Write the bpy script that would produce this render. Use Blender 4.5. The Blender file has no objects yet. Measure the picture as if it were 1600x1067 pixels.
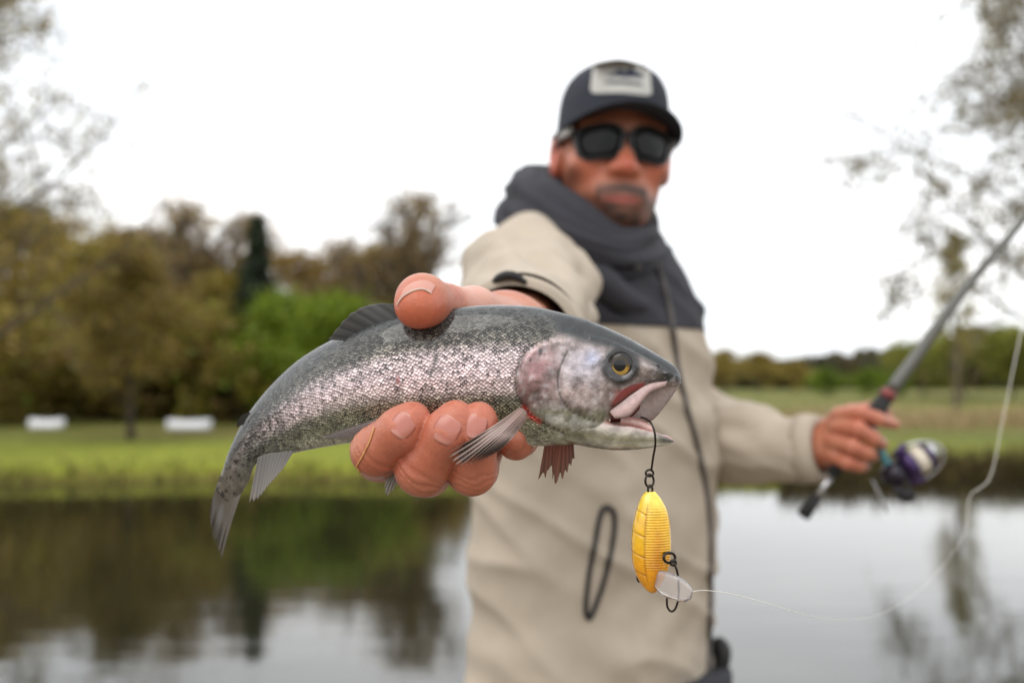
import bpy, math, random
import numpy as np
from mathutils import Vector, noise as mnoise
from mathutils.bvhtree import BVHTree

S = bpy.context.scene
COL = S.collection
# ------------------------------------------------------------------ camera
F = 1556.0                       # focal length in pixels of a 1600 px wide picture (35 mm lens)
CAMH = 1.36
PITCH = math.atan((600 - 533.5) / F)
CAM = np.array([0.0, 0.0, CAMH])
FW = np.array([0, math.cos(PITCH), math.sin(PITCH)])
UP = np.array([0, -math.sin(PITCH), math.cos(PITCH)])
RT = np.array([1.0, 0, 0])
cam = bpy.data.cameras.new('camera')
cam.lens = 35.0; cam.sensor_width = 36.0
cam.clip_start = 0.02; cam.clip_end = 5000
cam.dof.use_dof = True
cam.dof.focus_distance = 0.522
cam.dof.aperture_fstop = 5.0
camo = bpy.data.objects.new('camera', cam); COL.objects.link(camo)
camo.location = CAM; camo.rotation_euler = (math.pi / 2 + PITCH, 0, 0)
S.camera = camo
# ------------------------------------------------------------------ sky and light (bright overcast)
SUN_EL, SUN_AZ = math.radians(52), math.radians(-150)     # behind the camera, a little to its left
W = bpy.data.worlds.new('World'); S.world = W; W.use_nodes = True
nt = W.node_tree; nt.nodes.clear()
def wn(t): return nt.nodes.new(t)
out = wn('ShaderNodeOutputWorld'); bg = wn('ShaderNodeBackground'); sky = wn('ShaderNodeTexSky')
sky.sky_type = 'NISHITA'; sky.sun_disc = False; sky.sun_elevation = SUN_EL; sky.sun_rotation = SUN_AZ
sky.air_density = 1.0; sky.dust_density = 3.0
tc = wn('ShaderNodeTexCoord'); mp = wn('ShaderNodeMapping'); mp.inputs['Scale'].default_value = (1.2, 1.2, 3.5)
nz = wn('ShaderNodeTexNoise'); nz.inputs['Scale'].default_value = 1.7; nz.inputs['Detail'].default_value = 5
rp = wn('ShaderNodeValToRGB')
rp.color_ramp.elements[0].position = 0.32; rp.color_ramp.elements[0].color = (0.70, 0.73, 0.76, 1)
rp.color_ramp.elements[1].position = 0.66; rp.color_ramp.elements[1].color = (1.0, 1.0, 1.0, 1)
ml = wn('ShaderNodeVectorMath'); ml.operation = 'SCALE'; ml.inputs['Scale'].default_value = 18.0
mx = wn('ShaderNodeMix'); mx.data_type = 'RGBA'; mx.inputs['Factor'].default_value = 0.93
L = nt.links.new
L(tc.outputs['Generated'], mp.inputs['Vector']); L(mp.outputs[0], nz.inputs['Vector'])
L(nz.outputs['Fac'], rp.inputs['Fac']); L(rp.outputs['Color'], ml.inputs[0])
L(sky.outputs[0], mx.inputs[6]); L(ml.outputs[0], mx.inputs[7])
L(mx.outputs[2], bg.inputs['Color']); bg.inputs['Strength'].default_value = 0.1
L(bg.outputs[0], out.inputs['Surface'])
sun = bpy.data.lights.new('sun', 'SUN'); sun.energy = 1.0; sun.angle = math.radians(40); sun.color = (1, 0.96, 0.9)
so = bpy.data.objects.new('sun', sun); COL.objects.link(so)
sd = Vector((math.sin(SUN_AZ) * math.cos(SUN_EL), math.cos(SUN_AZ) * math.cos(SUN_EL), math.sin(SUN_EL)))
so.rotation_euler = sd.to_track_quat('Z', 'Y').to_euler(); so.location = (0, 0, 30)
S.view_settings.view_transform = 'Standard'; S.view_settings.look = 'None'
S.view_settings.exposure = 0.0; S.view_settings.gamma = 1.0
S.view_settings.use_curve_mapping = False
S.render.engine = 'CYCLES'

# ------------------------------------------------------------------ helpers
def P(px, py, d):
    return CAM + d * (FW + (px - 800) / F * RT - (py - 533.5) / F * UP)
def s2l(c):
    c = np.asarray(c, float) / 255.0
    return np.where(c <= 0.04045, c / 12.92, ((c + 0.055) / 1.055) ** 2.4)
def rgb(*c): return tuple(s2l(c)) + (1.0,)
def sstep(a, b, x):
    t = np.clip((x - a) / (b - a), 0, 1); return t * t * (3 - 2 * t)
def mixc(c, d, t):
    t = np.asarray(t)[..., None]; return c * (1 - t) + np.asarray(d) * t
def mesh_np(name, V, Fc, smooth=True, col=None, uv=None):
    me = bpy.data.meshes.new(name)
    V = np.asarray(V, float)
    me.from_pydata([tuple(v) for v in V], [], [tuple(int(i) for i in f) for f in Fc])
    if smooth: me.polygons.foreach_set('use_smooth', [True] * len(me.polygons))
    if col is not None:
        a = me.color_attributes.new('Col', 'FLOAT_COLOR', 'POINT')
        c = np.ones((len(V), 4)); c[:, :np.shape(col)[1]] = col; a.data.foreach_set('color', c.ravel())
    if uv is not None:
        a = me.attributes.new('suv', 'FLOAT_VECTOR', 'POINT')
        u = np.zeros((len(V), 3)); u[:, :uv.shape[1]] = uv; a.data.foreach_set('vector', u.ravel())
    me.update(); return me
def obj(name, me, mat=None, parent=None):
    o = bpy.data.objects.new(name, me); COL.objects.link(o)
    if mat is not None and not me.materials: me.materials.append(mat)
    if parent is not None: o.parent = parent
    return o
def thing(name, label, cat, loc=(0, 0, 0), group=None):
    o = bpy.data.objects.new(name, None); COL.objects.link(o); o.location = tuple(loc)
    o.empty_display_size = 0.05
    tag(o, label, cat, group); return o
def tag(o, label, cat, group=None):
    o['label'] = label; o['category'] = cat
    if group: o['group'] = group
    return o
def under(o, root):
    """parent o (built in world coordinates) to a root Empty that is only translated"""
    o.parent = root; o.matrix_parent_inverse.identity()
    o.location = o.location - root.location if root.type == 'EMPTY' and root.parent is None else o.location
    return o
class MB:
    def __init__(s): s.v = []; s.f = []; s.n = 0; s.c = []
    def add(s, V, Fc, c=None):
        V = np.asarray(V, float)
        s.v.append(V); s.f.extend([tuple(int(i) + s.n for i in f) for f in Fc]); s.n += len(V)
        if c is not None: s.c.append(np.broadcast_to(np.asarray(c, float), (len(V), 3)))
        return s
    def mesh(s, name, smooth=True):
        return mesh_np(name, np.vstack(s.v), s.f, smooth, np.vstack(s.c) if s.c else None)
def grid_faces(n, m, closed=True, off=0):
    f = []
    for i in range(n - 1):
        for j in range(m if closed else m - 1):
            k = (j + 1) % m
            f.append((off + i * m + j, off + i * m + k, off + (i + 1) * m + k, off + (i + 1) * m + j))
    return f
def loft(R, cap=True):
    R = np.asarray(R, float); n, m = R.shape[:2]
    V = R.reshape(-1, 3); Fc = grid_faces(n, m)
    if cap:
        V = np.vstack([V, R[0].mean(0), R[-1].mean(0)]); a = n * m
        for j in range(m):
            k = (j + 1) % m
            Fc.append((a, k, j)); Fc.append((a + 1, (n - 1) * m + j, (n - 1) * m + k))
    return V, Fc
def crom(Pt, n):
    """Catmull-Rom through rows of Pt, n samples evenly in chord length"""
    Pt = np.asarray(Pt, float)
    d = np.linalg.norm(np.diff(Pt[:, :min(3, Pt.shape[1])], axis=0), axis=1); t = np.r_[0, np.cumsum(np.maximum(d, 1e-9))]
    q = np.linspace(0, t[-1], n)
    tang = np.zeros_like(Pt)
    tang[1:-1] = (Pt[2:] - Pt[:-2]) / (t[2:] - t[:-2])[:, None]
    tang[0] = (Pt[1] - Pt[0]) / (t[1] - t[0]); tang[-1] = (Pt[-1] - Pt[-2]) / (t[-1] - t[-2])
    i = np.clip(np.searchsorted(t, q, 'right') - 1, 0, len(t) - 2)
    h = (t[i + 1] - t[i])[:, None]; u = ((q - t[i])[:, None]) / h
    return ((2*u**3 - 3*u**2 + 1) * Pt[i] + (u**3 - 2*u**2 + u) * h * tang[i]
            + (-2*u**3 + 3*u**2) * Pt[i + 1] + (u**3 - u**2) * h * tang[i + 1])
def frames(C):
    T = np.gradient(C, axis=0); T /= np.linalg.norm(T, axis=1)[:, None] + 1e-12
    a = np.array([0, 0, 1.0]) if abs(T[0][2]) < .9 else np.array([1.0, 0, 0])
    N = np.zeros_like(C); n = np.cross(T[0], a); n /= np.linalg.norm(n)
    for i in range(len(C)):
        n = n - T[i] * np.dot(n, T[i]); n /= np.linalg.norm(n) + 1e-12; N[i] = n
    return T, N, np.cross(T, N)
def tube(C, r, m=8):
    C = np.asarray(C, float); r = np.broadcast_to(np.asarray(r, float), (len(C),))
    T, N, B = frames(C); a = np.linspace(0, 2 * np.pi, m, endpoint=False)
    R = C[:, None] + r[:, None, None] * (np.cos(a)[None, :, None] * N[:, None] + np.sin(a)[None, :, None] * B[:, None])
    return loft(R)
def pxs(L): return np.array([P(*p) for p in L])

# ---- implicit surfaces: smooth unions of tapered bones, meshed by surface nets
def grid_pts(lo, hi, h):
    ax = [np.arange(lo[i], hi[i] + h, h) for i in range(3)]
    G = np.stack(np.meshgrid(*ax, indexing='ij'), -1)
    return G.astype(np.float32), ax
def cone(G, a, b, ra, rb):
    a = np.asarray(a, np.float32); b = np.asarray(b, np.float32); ba = b - a
    t = np.clip(((G - a) @ ba) / max(float(ba @ ba), 1e-12), 0, 1)
    return np.linalg.norm(G - a - t[..., None] * ba, axis=-1) - (ra + (rb - ra) * t)
def ell(G, c, r):
    r = np.asarray(r, np.float32); q = (G - np.asarray(c, np.float32)) / r
    k = np.linalg.norm(q, axis=-1); return (k - 1) * min(r)
def smin(a, b, k):
    h = np.clip(0.5 + 0.5 * (b - a) / k, 0, 1); return b * (1 - h) + a * h - k * h * (1 - h)
def smax(a, b, k): return -smin(-a, -b, k)
def nets(f, ax):
    nx, ny, nz_ = f.shape
    ins = f < 0
    org = np.array([a[0] for a in ax]); h = ax[0][1] - ax[0][0]
    cs = (nx - 1, ny - 1, nz_ - 1)
    acc = np.zeros(cs + (3,), np.float32); cnt = np.zeros(cs, np.float32)
    for axis in range(3):
        for o1 in (0, 1):
            for o2 in (0, 1):
                s0 = [0, 0, 0]; oth = [k for k in range(3) if k != axis]
                s0[oth[0]] = o1; s0[oth[1]] = o2
                s1 = list(s0); s1[axis] = 1
                sl0 = tuple(slice(s0[k], s0[k] + cs[k]) for k in range(3))
                sl1 = tuple(slice(s1[k], s1[k] + cs[k]) for k in range(3))
                m = ins[sl0] != ins[sl1]
                f0 = f[sl0][m]; f1 = f[sl1][m]; t = f0 / (f0 - f1)
                p = np.zeros((len(t), 3), np.float32); p[:, oth[0]] = o1; p[:, oth[1]] = o2; p[:, axis] = t
                acc[m] += p; cnt[m] += 1
    act = cnt > 0
    idx = np.full(cs, -1, np.int64); idx[act] = np.arange(act.sum())
    ijk = np.argwhere(act)
    V = org + h * (ijk + acc[act] / cnt[act][:, None])
    Q = []
    for axis in range(3):
        b, c = [(1, 2), (2, 0), (0, 1)][axis]
        sl0 = [slice(1, -1)] * 3; sl1 = [slice(1, -1)] * 3
        sl0[axis] = slice(0, -1); sl1[axis] = slice(1, None)
        A = ins[tuple(sl0)]; Bm = ins[tuple(sl1)]
        for flip in (0, 1):
            m = (A & ~Bm) if not flip else (~A & Bm)
            w = np.argwhere(m); off = np.ones(3, int); off[axis] = 0; w = w + off
            def cell(db, dc):
                q = w.copy(); q[:, b] += db; q[:, c] += dc; return idx[q[:, 0], q[:, 1], q[:, 2]]
            q = np.stack([cell(-1, -1), cell(0, -1), cell(0, 0), cell(-1, 0)], 1)
            if flip: q = q[:, ::-1]
            Q.append(q)
    return V, np.vstack(Q)
def relax(V, Q, it=2, lam=0.5):
    E = np.vstack([Q[:, [0, 1]], Q[:, [1, 2]], Q[:, [2, 3]], Q[:, [3, 0]]])
    n = len(V); deg = np.zeros(n)
    np.add.at(deg, E[:, 0], 1); np.add.at(deg, E[:, 1], 1)
    for _ in range(it):
        for lm in (lam, -lam * 1.03):
            s = np.zeros_like(V)
            np.add.at(s, E[:, 0], V[E[:, 1]]); np.add.at(s, E[:, 1], V[E[:, 0]])
            V = V + lm * (s / deg[:, None] - V)
    return V
def bvh_of(V, Fc): return BVHTree.FromPolygons([tuple(v) for v in V], [tuple(int(i) for i in f) for f in Fc])
def hit(bv, px, py, lift=0.0):
    """point of a built surface seen at px, py, lifted along the surface normal"""
    d = Vector(P(px, py, 1.0) - CAM).normalized()
    loc, nrm, i, dist = bv.ray_cast(Vector(CAM), d)
    if loc is None: return None, None
    if nrm.dot(d) > 0: nrm = -nrm
    return np.array(loc + nrm * lift), np.array(nrm)
def ribbon(bv, path, wpx, lift, n=60, close=False, thick=None):
    """a raised strip laid on a surface along a pixel path"""
    p = np.asarray(path, float)
    if close: p = np.vstack([p, p[:1]])
    C = crom(p, n); pts = []
    for a, b in C:
        h, nn = hit(bv, a, b, lift)
        if h is not None: pts.append(h)
    return np.array(pts)

# ------------------------------------------------------------------ materials
def M(name, base=(.5, .5, .5, 1), rough=.5, metal=0., attr=False, noise=None, bump=None, sss=None, coat=None,
      spec=None, trans=None, objcol=False, emis=None, ior=None):
    m = bpy.data.materials.new(name); m.use_nodes = True; t = m.node_tree; b = t.nodes['Principled BSDF']
    b.inputs['Base Color'].default_value = base; b.inputs['Roughness'].default_value = rough; b.inputs['Metallic'].default_value = metal
    src = None
    if attr:
        a = t.nodes.new('ShaderNodeAttribute'); a.attribute_name = 'Col'; src = a.outputs['Color']
    if objcol:
        oi = t.nodes.new('ShaderNodeObjectInfo'); mm = t.nodes.new('ShaderNodeMix'); mm.data_type = 'RGBA'; mm.blend_type = 'MULTIPLY'
        mm.inputs[0].default_value = 1
        if src: t.links.new(src, mm.inputs[6])
        else: mm.inputs[6].default_value = base
        t.links.new(oi.outputs['Color'], mm.inputs[7]); src = mm.outputs[2]
    co = t.nodes.new('ShaderNodeTexCoord')
    if noise:                                   # (scale, amount, detail)
        n = t.nodes.new('ShaderNodeTexNoise'); n.inputs['Scale'].default_value = noise[0]; n.inputs['Detail'].default_value = noise[2] if len(noise) > 2 else 6
        t.links.new(co.outputs['Object'], n.inputs['Vector'])
        mr = t.nodes.new('ShaderNodeMapRange'); mr.inputs[1].default_value = .3; mr.inputs[2].default_value = .7
        mr.inputs[3].default_value = 1 - noise[1]; mr.inputs[4].default_value = 1 + noise[1]
        t.links.new(n.outputs['Fac'], mr.inputs[0])
        mm = t.nodes.new('ShaderNodeMix'); mm.data_type = 'RGBA'; mm.blend_type = 'MULTIPLY'; mm.inputs[0].default_value = 1
        if src: t.links.new(src, mm.inputs[6])
        else: mm.inputs[6].default_value = base
        cb = t.nodes.new('ShaderNodeCombineColor')
        for k in range(3): t.links.new(mr.outputs[0], cb.inputs[k])
        t.links.new(cb.outputs[0], mm.inputs[7]); src = mm.outputs[2]
    if src: t.links.new(src, b.inputs['Base Color'])
    if bump:                                    # (scale, strength, distance)
        n = t.nodes.new('ShaderNodeTexNoise'); n.inputs['Scale'].default_value = bump[0]; n.inputs['Detail'].default_value = 4
        t.links.new(co.outputs['Object'], n.inputs['Vector'])
        bp = t.nodes.new('ShaderNodeBump'); bp.inputs['Strength'].default_value = bump[1]; bp.inputs['Distance'].default_value = bump[2]
        t.links.new(n.outputs['Fac'], bp.inputs['Height']); t.links.new(bp.outputs[0], b.inputs['Normal'])
    if sss: 
        b.inputs['Subsurface Weight'].default_value = sss[0]; b.inputs['Subsurface Radius'].default_value = sss[1]; b.inputs['Subsurface Scale'].default_value = sss[2]
    if coat: b.inputs['Coat Weight'].default_value = coat[0]; b.inputs['Coat Roughness'].default_value = coat[1]
    if spec is not None: b.inputs['Specular IOR Level'].default_value = spec
    if ior is not None: b.inputs['IOR'].default_value = ior
    if trans is not None: b.inputs['Transmission Weight'].default_value = trans
    return m
def leaf_mat(name):
    m = M(name, attr=True, rough=.6, objcol=True); t = m.node_tree; b = t.nodes['Principled BSDF']
    tr = t.nodes.new('ShaderNodeBsdfTranslucent'); ad = t.nodes.new('ShaderNodeMixShader'); ad.inputs[0].default_value = .45
    t.links.new(b.inputs['Base Color'].links[0].from_socket, tr.inputs['Color'])
    o = [n for n in t.nodes if n.type == 'OUTPUT_MATERIAL'][0]
    t.links.new(b.outputs[0], ad.inputs[1]); t.links.new(tr.outputs[0], ad.inputs[2]); t.links.new(ad.outputs[0], o.inputs[0])
    return m
m_leaf = leaf_mat('leaves')
m_bark = M('bark', rgb(92, 80, 66), .9, noise=(6, .35), bump=(20, .5, .03))
m_bark_pale = M('birch_bark', rgb(120, 112, 100), .85, noise=(8, .4), bump=(20, .5, .03))
m_skin = M('skin', attr=True, rough=.38, noise=(420, .07), bump=(750, .5, .0005), sss=(.08, (1, .35, .2), .004), spec=.5)
m_nail = M('nail', attr=True, rough=.25, sss=(.15, (1, .4, .3), .003), spec=.6)
m_beige = M('beige_fabric', rgb(176, 163, 146), .85, noise=(30, .05), bump=(700, .25, .001))
m_dark = M('charcoal_fabric', rgb(42, 41, 48), .8, noise=(40, .12), bump=(700, .25, .001))
m_black = M('black_trim', rgb(28, 27, 28), .6, noise=(60, .2))
m_zip = M('zip', rgb(74, 68, 64), .55, noise=(60, .2))
m_trouser = M('trouser_fabric', rgb(38, 38, 44), .8, noise=(30, .2))
m_cap = M('cap_fabric', rgb(40, 43, 53), .85, noise=(60, .12), bump=(900, .3, .001))
m_patch = M('cap_patch', rgb(190, 188, 182), .8, noise=(80, .06))
m_print = M('cap_print', rgb(60, 66, 82), .8, noise=(80, .06))
m_glass = M('dark_lens', rgb(12, 12, 13), .12, spec=.22, noise=(10, .05))
m_frame = M('black_plastic', rgb(20, 19, 20), .3, noise=(30, .1))
m_grey = M('pale_plastic', rgb(215, 213, 210), .35, noise=(30, .05))
def part(name, me, mat, root, label=None):
    """a part whose mesh is in world coordinates, under a thing's Empty (or under another part)"""
    o = obj(name, me, mat, root)
    if root.parent is None: o.location = tuple(-np.array(root.location))
    if label: o['label'] = label
    return o

# ------------------------------------------------------------------ the setting: ground, water
rng = np.random.default_rng(7)
WATER = -0.42
def bank_y(x): return 18.3 + 0.5 * np.sin(x * .21 + 1) + 0.25 * np.sin(x * .9) + .0035 * x * x * (abs(x) < 60)
def ground_z(x, y):
    x = np.asarray(x, float); y = np.asarray(y, float)
    near = -sstep(2.3, 3.4, y + .15 * np.sin(x * 1.7)) * 1.6
    yb = bank_y(x)
    far = -1.6 + sstep(yb - 1.2, yb + 0.5, y) * 1.48
    z = np.where(y < 8, near, far)
    z = z + np.clip(y - 24, 0, 40) * .017
    z = z + .05 * np.sin(x * .8 + y * .5) * np.sin(y * .7 - x * .3) * sstep(19, 22, y)
    return z
ys = np.r_[np.linspace(-40, 0, 15), np.linspace(.6, 5, 23), np.linspace(6, 15, 8), np.linspace(15.5, 24, 52), np.linspace(25, 60, 40), np.geomspace(64, 3000, 40)]
xs = np.r_[-np.geomspace(2500, 45, 22), np.linspace(-42, 42, 120), np.geomspace(45, 2500, 22)]
X, Y = np.meshgrid(xs, ys)
Z = ground_z(X, Y)
gm = mesh_np('ground', np.stack([X, Y, Z], -1).reshape(-1, 3), grid_faces(len(ys), len(xs), False))
m_ground = bpy.data.materials.new('meadow'); m_ground.use_nodes = True
t = m_ground.node_tree; b = t.nodes['Principled BSDF']; b.inputs['Roughness'].default_value = .95; b.inputs['Specular IOR Level'].default_value = .1
g = t.nodes.new('ShaderNodeNewGeometry'); sx = t.nodes.new('ShaderNodeSeparateXYZ'); t.links.new(g.outputs['Position'], sx.inputs[0])
n1 = t.nodes.new('ShaderNodeTexNoise'); n1.inputs['Scale'].default_value = .12; n1.inputs['Detail'].default_value = 5
n2 = t.nodes.new('ShaderNodeTexNoise'); n2.inputs['Scale'].default_value = 3; n2.inputs['Detail'].default_value = 8
mpg = t.nodes.new('ShaderNodeMapping'); mpg.inputs['Scale'].default_value = (.35, 1.6, 1)
t.links.new(g.outputs['Position'], mpg.inputs['Vector']); t.links.new(mpg.outputs[0], n1.inputs['Vector']); t.links.new(g.outputs['Position'], n2.inputs['Vector'])
r1 = t.nodes.new('ShaderNodeValToRGB'); e = r1.color_ramp.elements
e[0].position = .36; e[0].color = rgb(112, 104, 62); e[1].position = .56; e[1].color = rgb(100, 108, 46)
ee = e.new(.74); ee.color = rgb(126, 108, 84)
t.links.new(n1.outputs['Fac'], r1.inputs[0])
# the bare, muddy pond bank and the mown strip behind it
my = t.nodes.new('ShaderNodeMapRange'); my.inputs[1].default_value = -.50; my.inputs[2].default_value = -.22
t.links.new(sx.outputs['Z'], my.inputs[0])
strip = t.nodes.new('ShaderNodeMapRange'); strip.inputs[1].default_value = 23; strip.inputs[2].default_value = 27
t.links.new(sx.outputs['Y'], strip.inputs[0])
ms = t.nodes.new('ShaderNodeMix'); ms.data_type = 'RGBA'; ms.inputs[6].default_value = rgb(128, 134, 50)
t.links.new(strip.outputs[0], ms.inputs[0]); t.links.new(r1.outputs[0], ms.inputs[7])
mb = t.nodes.new('ShaderNodeMix'); mb.data_type = 'RGBA'; mb.inputs[6].default_value = rgb(112, 96, 62)
t.links.new(my.outputs[0], mb.inputs[0]); t.links.new(ms.outputs[2], mb.inputs[7])
mv = t.nodes.new('ShaderNodeMapRange'); mv.inputs[1].default_value = .3; mv.inputs[2].default_value = .7; mv.inputs[3].default_value = .6; mv.inputs[4].default_value = 1.3
t.links.new(n2.outputs['Fac'], mv.inputs[0])
nearm = t.nodes.new('ShaderNodeMapRange'); nearm.inputs[1].default_value = 4; nearm.inputs[2].default_value = 8; t.links.new(sx.outputs['Y'], nearm.inputs[0])
mn = t.nodes.new('ShaderNodeMix'); mn.data_type = 'RGBA'; mn.inputs[6].default_value = rgb(122, 112, 98)      # unseen near bank as trodden earth, chosen to cut green bounce light
t.links.new(nearm.outputs[0], mn.inputs[0]); t.links.new(mb.outputs[2], mn.inputs[7])
sc = t.nodes.new('ShaderNodeVectorMath'); sc.operation = 'SCALE'; t.links.new(mn.outputs[2], sc.inputs[0]); t.links.new(mv.outputs[0], sc.inputs['Scale'])
t.links.new(sc.outputs[0], b.inputs['Base Color'])
go = obj('ground', gm, m_ground); go['kind'] = 'structure'
# pond
wy = np.linspace(2.0, 26, 30); wx = np.linspace(-80, 80, 60)
X, Y = np.meshgrid(wx, wy)
wm = mesh_np('pond_water', np.stack([X, Y, np.full_like(X, WATER)], -1).reshape(-1, 3), grid_faces(30, 60, False))
m_water = bpy.data.materials.new('water'); m_water.use_nodes = True
t = m_water.node_tree; b = t.nodes['Principled BSDF']; b.inputs['Base Color'].default_value = rgb(34, 33, 22)
b.inputs['Roughness'].default_value = .05; b.inputs['IOR'].default_value = 1.55; b.inputs['Specular IOR Level'].default_value = .85
g = t.nodes.new('ShaderNodeNewGeometry'); mpw = t.nodes.new('ShaderNodeMapping'); mpw.inputs['Scale'].default_value = (.5, 1.6, 1)
n1 = t.nodes.new('ShaderNodeTexNoise'); n1.inputs['Scale'].default_value = 1.6; n1.inputs['Detail'].default_value = 4
t.links.new(g.outputs['Position'], mpw.inputs['Vector']); t.links.new(mpw.outputs[0], n1.inputs['Vector'])
bp = t.nodes.new('ShaderNodeBump'); bp.inputs['Strength'].default_value = .08; bp.inputs['Distance'].default_value = .05
t.links.new(n1.outputs['Fac'], bp.inputs['Height']); t.links.new(bp.outputs[0], b.inputs['Normal'])
wo = obj('pond_water', wm, m_water); wo['kind'] = 'structure'

# ------------------------------------------------------------------ bank grass (nobody could count it)
def blades(n, xf, hmin, hmax, cols, seed, wid=.02):
    r = np.random.default_rng(seed); x, y = xf(r, n); z = ground_z(x, y)
    k = z > WATER - .1; x, y, z = x[k], y[k], z[k]; n = len(x)
    h = r.uniform(hmin, hmax, n); a = r.uniform(0, 2 * np.pi, n); w = wid * r.uniform(.6, 1.4, n)
    lx, ly = r.normal(0, .3, n) * h, r.normal(0, .3, n) * h
    b0 = np.stack([x - np.cos(a) * w, y - np.sin(a) * w, z - .03], -1); b1 = np.stack([x + np.cos(a) * w, y + np.sin(a) * w, z - .03], -1)
    tp = np.stack([x + lx, y + ly, z + h], -1)
    V = np.stack([b0, b1, tp], 1).reshape(-1, 3); Fc = np.arange(3 * n).reshape(-1, 3)
    c = np.asarray([s2l(c) for c in cols])[r.integers(0, len(cols), n)] * r.uniform(.7, 1.25, n)[:, None]
    return V, Fc, np.repeat(c, 3, 0)
def f_bank(r, n):
    x = r.uniform(-24, 26, n); return x, bank_y(x) - .35 + np.abs(r.normal(0, .35, n))
V, Fc, c = blades(12000, f_bank, .08, .3, [(124, 126, 52), (104, 112, 44), (146, 126, 78), (112, 92, 58)], 1)
o = obj('bank_grass', mesh_np('bank_grass', V, Fc, False, c), m_leaf); o['kind'] = 'stuff'; o['label'] = 'short grass along the far edge of the pond'
def f_edge(r, n):
    x = r.uniform(5, 26, n); return x, bank_y(x) - .2 + np.abs(r.normal(0, .3, n))
V, Fc, c = blades(9000, f_edge, .2, .5, [(96, 80, 50), (84, 68, 44), (110, 98, 52), (74, 62, 42)], 3, .025)
o = obj('bank_sedge', mesh_np('bank_sedge', V, Fc, False, c), m_leaf); o['kind'] = 'stuff'; o['label'] = 'dark brown sedge along the far bank on the right'
def f_reed(r, n):
    x = r.uniform(6, 40, n); return x, bank_y(x) + 14 + r.normal(0, 1.2, n) 
V, Fc, c = blades(6000, f_reed, .3, .8, [(190, 165, 130), (170, 145, 110), (150, 140, 90)], 2, .03)
o = obj('dry_reeds', mesh_np('dry_reeds', V, Fc, False, c), m_leaf); o['kind'] = 'stuff'; o['label'] = 'tan dry reeds in the meadow beyond the pond'

# ------------------------------------------------------------------ trees
def limb_pts(r, p0, d, L, n, up, wob):
    pts = [np.array(p0)]; d = np.array(d, float)
    for i in range(n):
        d = d + np.array([0, 0, up / n]) + r.normal(0, wob, 3); d /= np.linalg.norm(d)
        pts.append(pts[-1] + d * L / n)
    return np.array(pts)
def make_tree(seed, H, spread, nl, ns, nt_, leaves, lsize, cols, t0=.25, el=(25, 60), up=.5, droop=0., prof=lambda t: math.sin(math.pi * min(1, .25 + .72 * t)), r0=None, lspread=.18):
    r = np.random.default_rng(seed); wood = MB(); LP = []; LN = []
    r0 = r0 or H * .018
    tr = limb_pts(r, (0, 0, -.25), (r.normal(0, .04), r.normal(0, .04), 1), H * .97 + .25, 9, .2, .05)
    wood.add(*tube(tr, np.linspace(r0, r0 * .12, len(tr)) * np.r_[1.35, np.ones(len(tr) - 1)], 8))
    for k in range(nl):
        tt = t0 + (1 - t0) * (k + r.uniform(0, .8)) / nl; i = tt * (len(tr) - 1); i0 = min(int(i), len(tr) - 2)
        p = tr[i0] + (tr[i0 + 1] - tr[i0]) * (i - i0)
        az = k * 2.4 + r.normal(0, .3); e = math.radians(r.uniform(*el))
        Lm = spread * prof(tt) * r.uniform(.75, 1.2)
        lb = limb_pts(r, p, (math.cos(az) * math.cos(e), math.sin(az) * math.cos(e), math.sin(e)), Lm, 6, up, .09)
        rl = max(.012, r0 * .42 * (1 - tt * .6))
        wood.add(*tube(lb, np.linspace(rl, rl * .3, len(lb)), 5))
        for s in range(ns):
            q = r.uniform(.25, 1) * (len(lb) - 1); j = min(int(q), len(lb) - 2); p2 = lb[j] + (lb[j + 1] - lb[j]) * (q - j)
            d2 = (lb[j + 1] - lb[j]); d2 /= np.linalg.norm(d2); d2 = d2 + r.normal(0, .6, 3) + np.array([0, 0, .2 - droop])
            d2 /= np.linalg.norm(d2)
            sb = limb_pts(r, p2, d2, Lm * r.uniform(.3, .55), 4, -droop * 1.6 + .2, .12)
            wood.add(*tube(sb, np.linspace(rl * .32, rl * .12, len(sb)), 4))
            for w in range(nt_):
                a = r.uniform(.2, 1) * (len(sb) - 1); j2 = min(int(a), len(sb) - 2); p3 = sb[j2] + (sb[j2 + 1] - sb[j2]) * (a - j2)
                d3 = r.normal(0, .6, 3) + d2 + np.array([0, 0, -droop * 1.5]); d3 /= np.linalg.norm(d3)
                tw = limb_pts(r, p3, d3, Lm * r.uniform(.12, .3), 3, -droop * 1.5, .15)
                wood.add(*tube(tw, np.linspace(rl * .14, rl * .05, len(tw)), 3))
                nlv = r.poisson(leaves)
                if nlv:
                    tq = r.uniform(0, 3, nlv); jj = np.minimum(tq.astype(int), 2)
                    LP.append(tw[jj] + (tw[jj + 1] - tw[jj]) * (tq - jj)[:, None] + r.normal(0, lspread * (.4 + lsize * 4), (nlv, 3)))
    LP = np.vstack(LP); n = len(LP)
    a = r.normal(0, 1, (n, 3)); a /= np.linalg.norm(a, axis=1)[:, None]
    bq = np.cross(a, r.normal(0, 1, (n, 3))); bq /= np.linalg.norm(bq, axis=1)[:, None]
    sz = lsize * r.uniform(.6, 1.4, n)[:, None]
    V = np.stack([LP - a * sz, LP + bq * sz * .55, LP + a * sz, LP - bq * sz * .55], 1).reshape(-1, 3)
    c = np.asarray([s2l(c) for c in cols])[r.integers(0, len(cols), n)] * r.uniform(.65, 1.3, n)[:, None]
    return wood.mesh('trunk'), mesh_np('crown', V, np.arange(4 * n).reshape(-1, 4), False, np.repeat(c, 4, 0))
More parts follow.
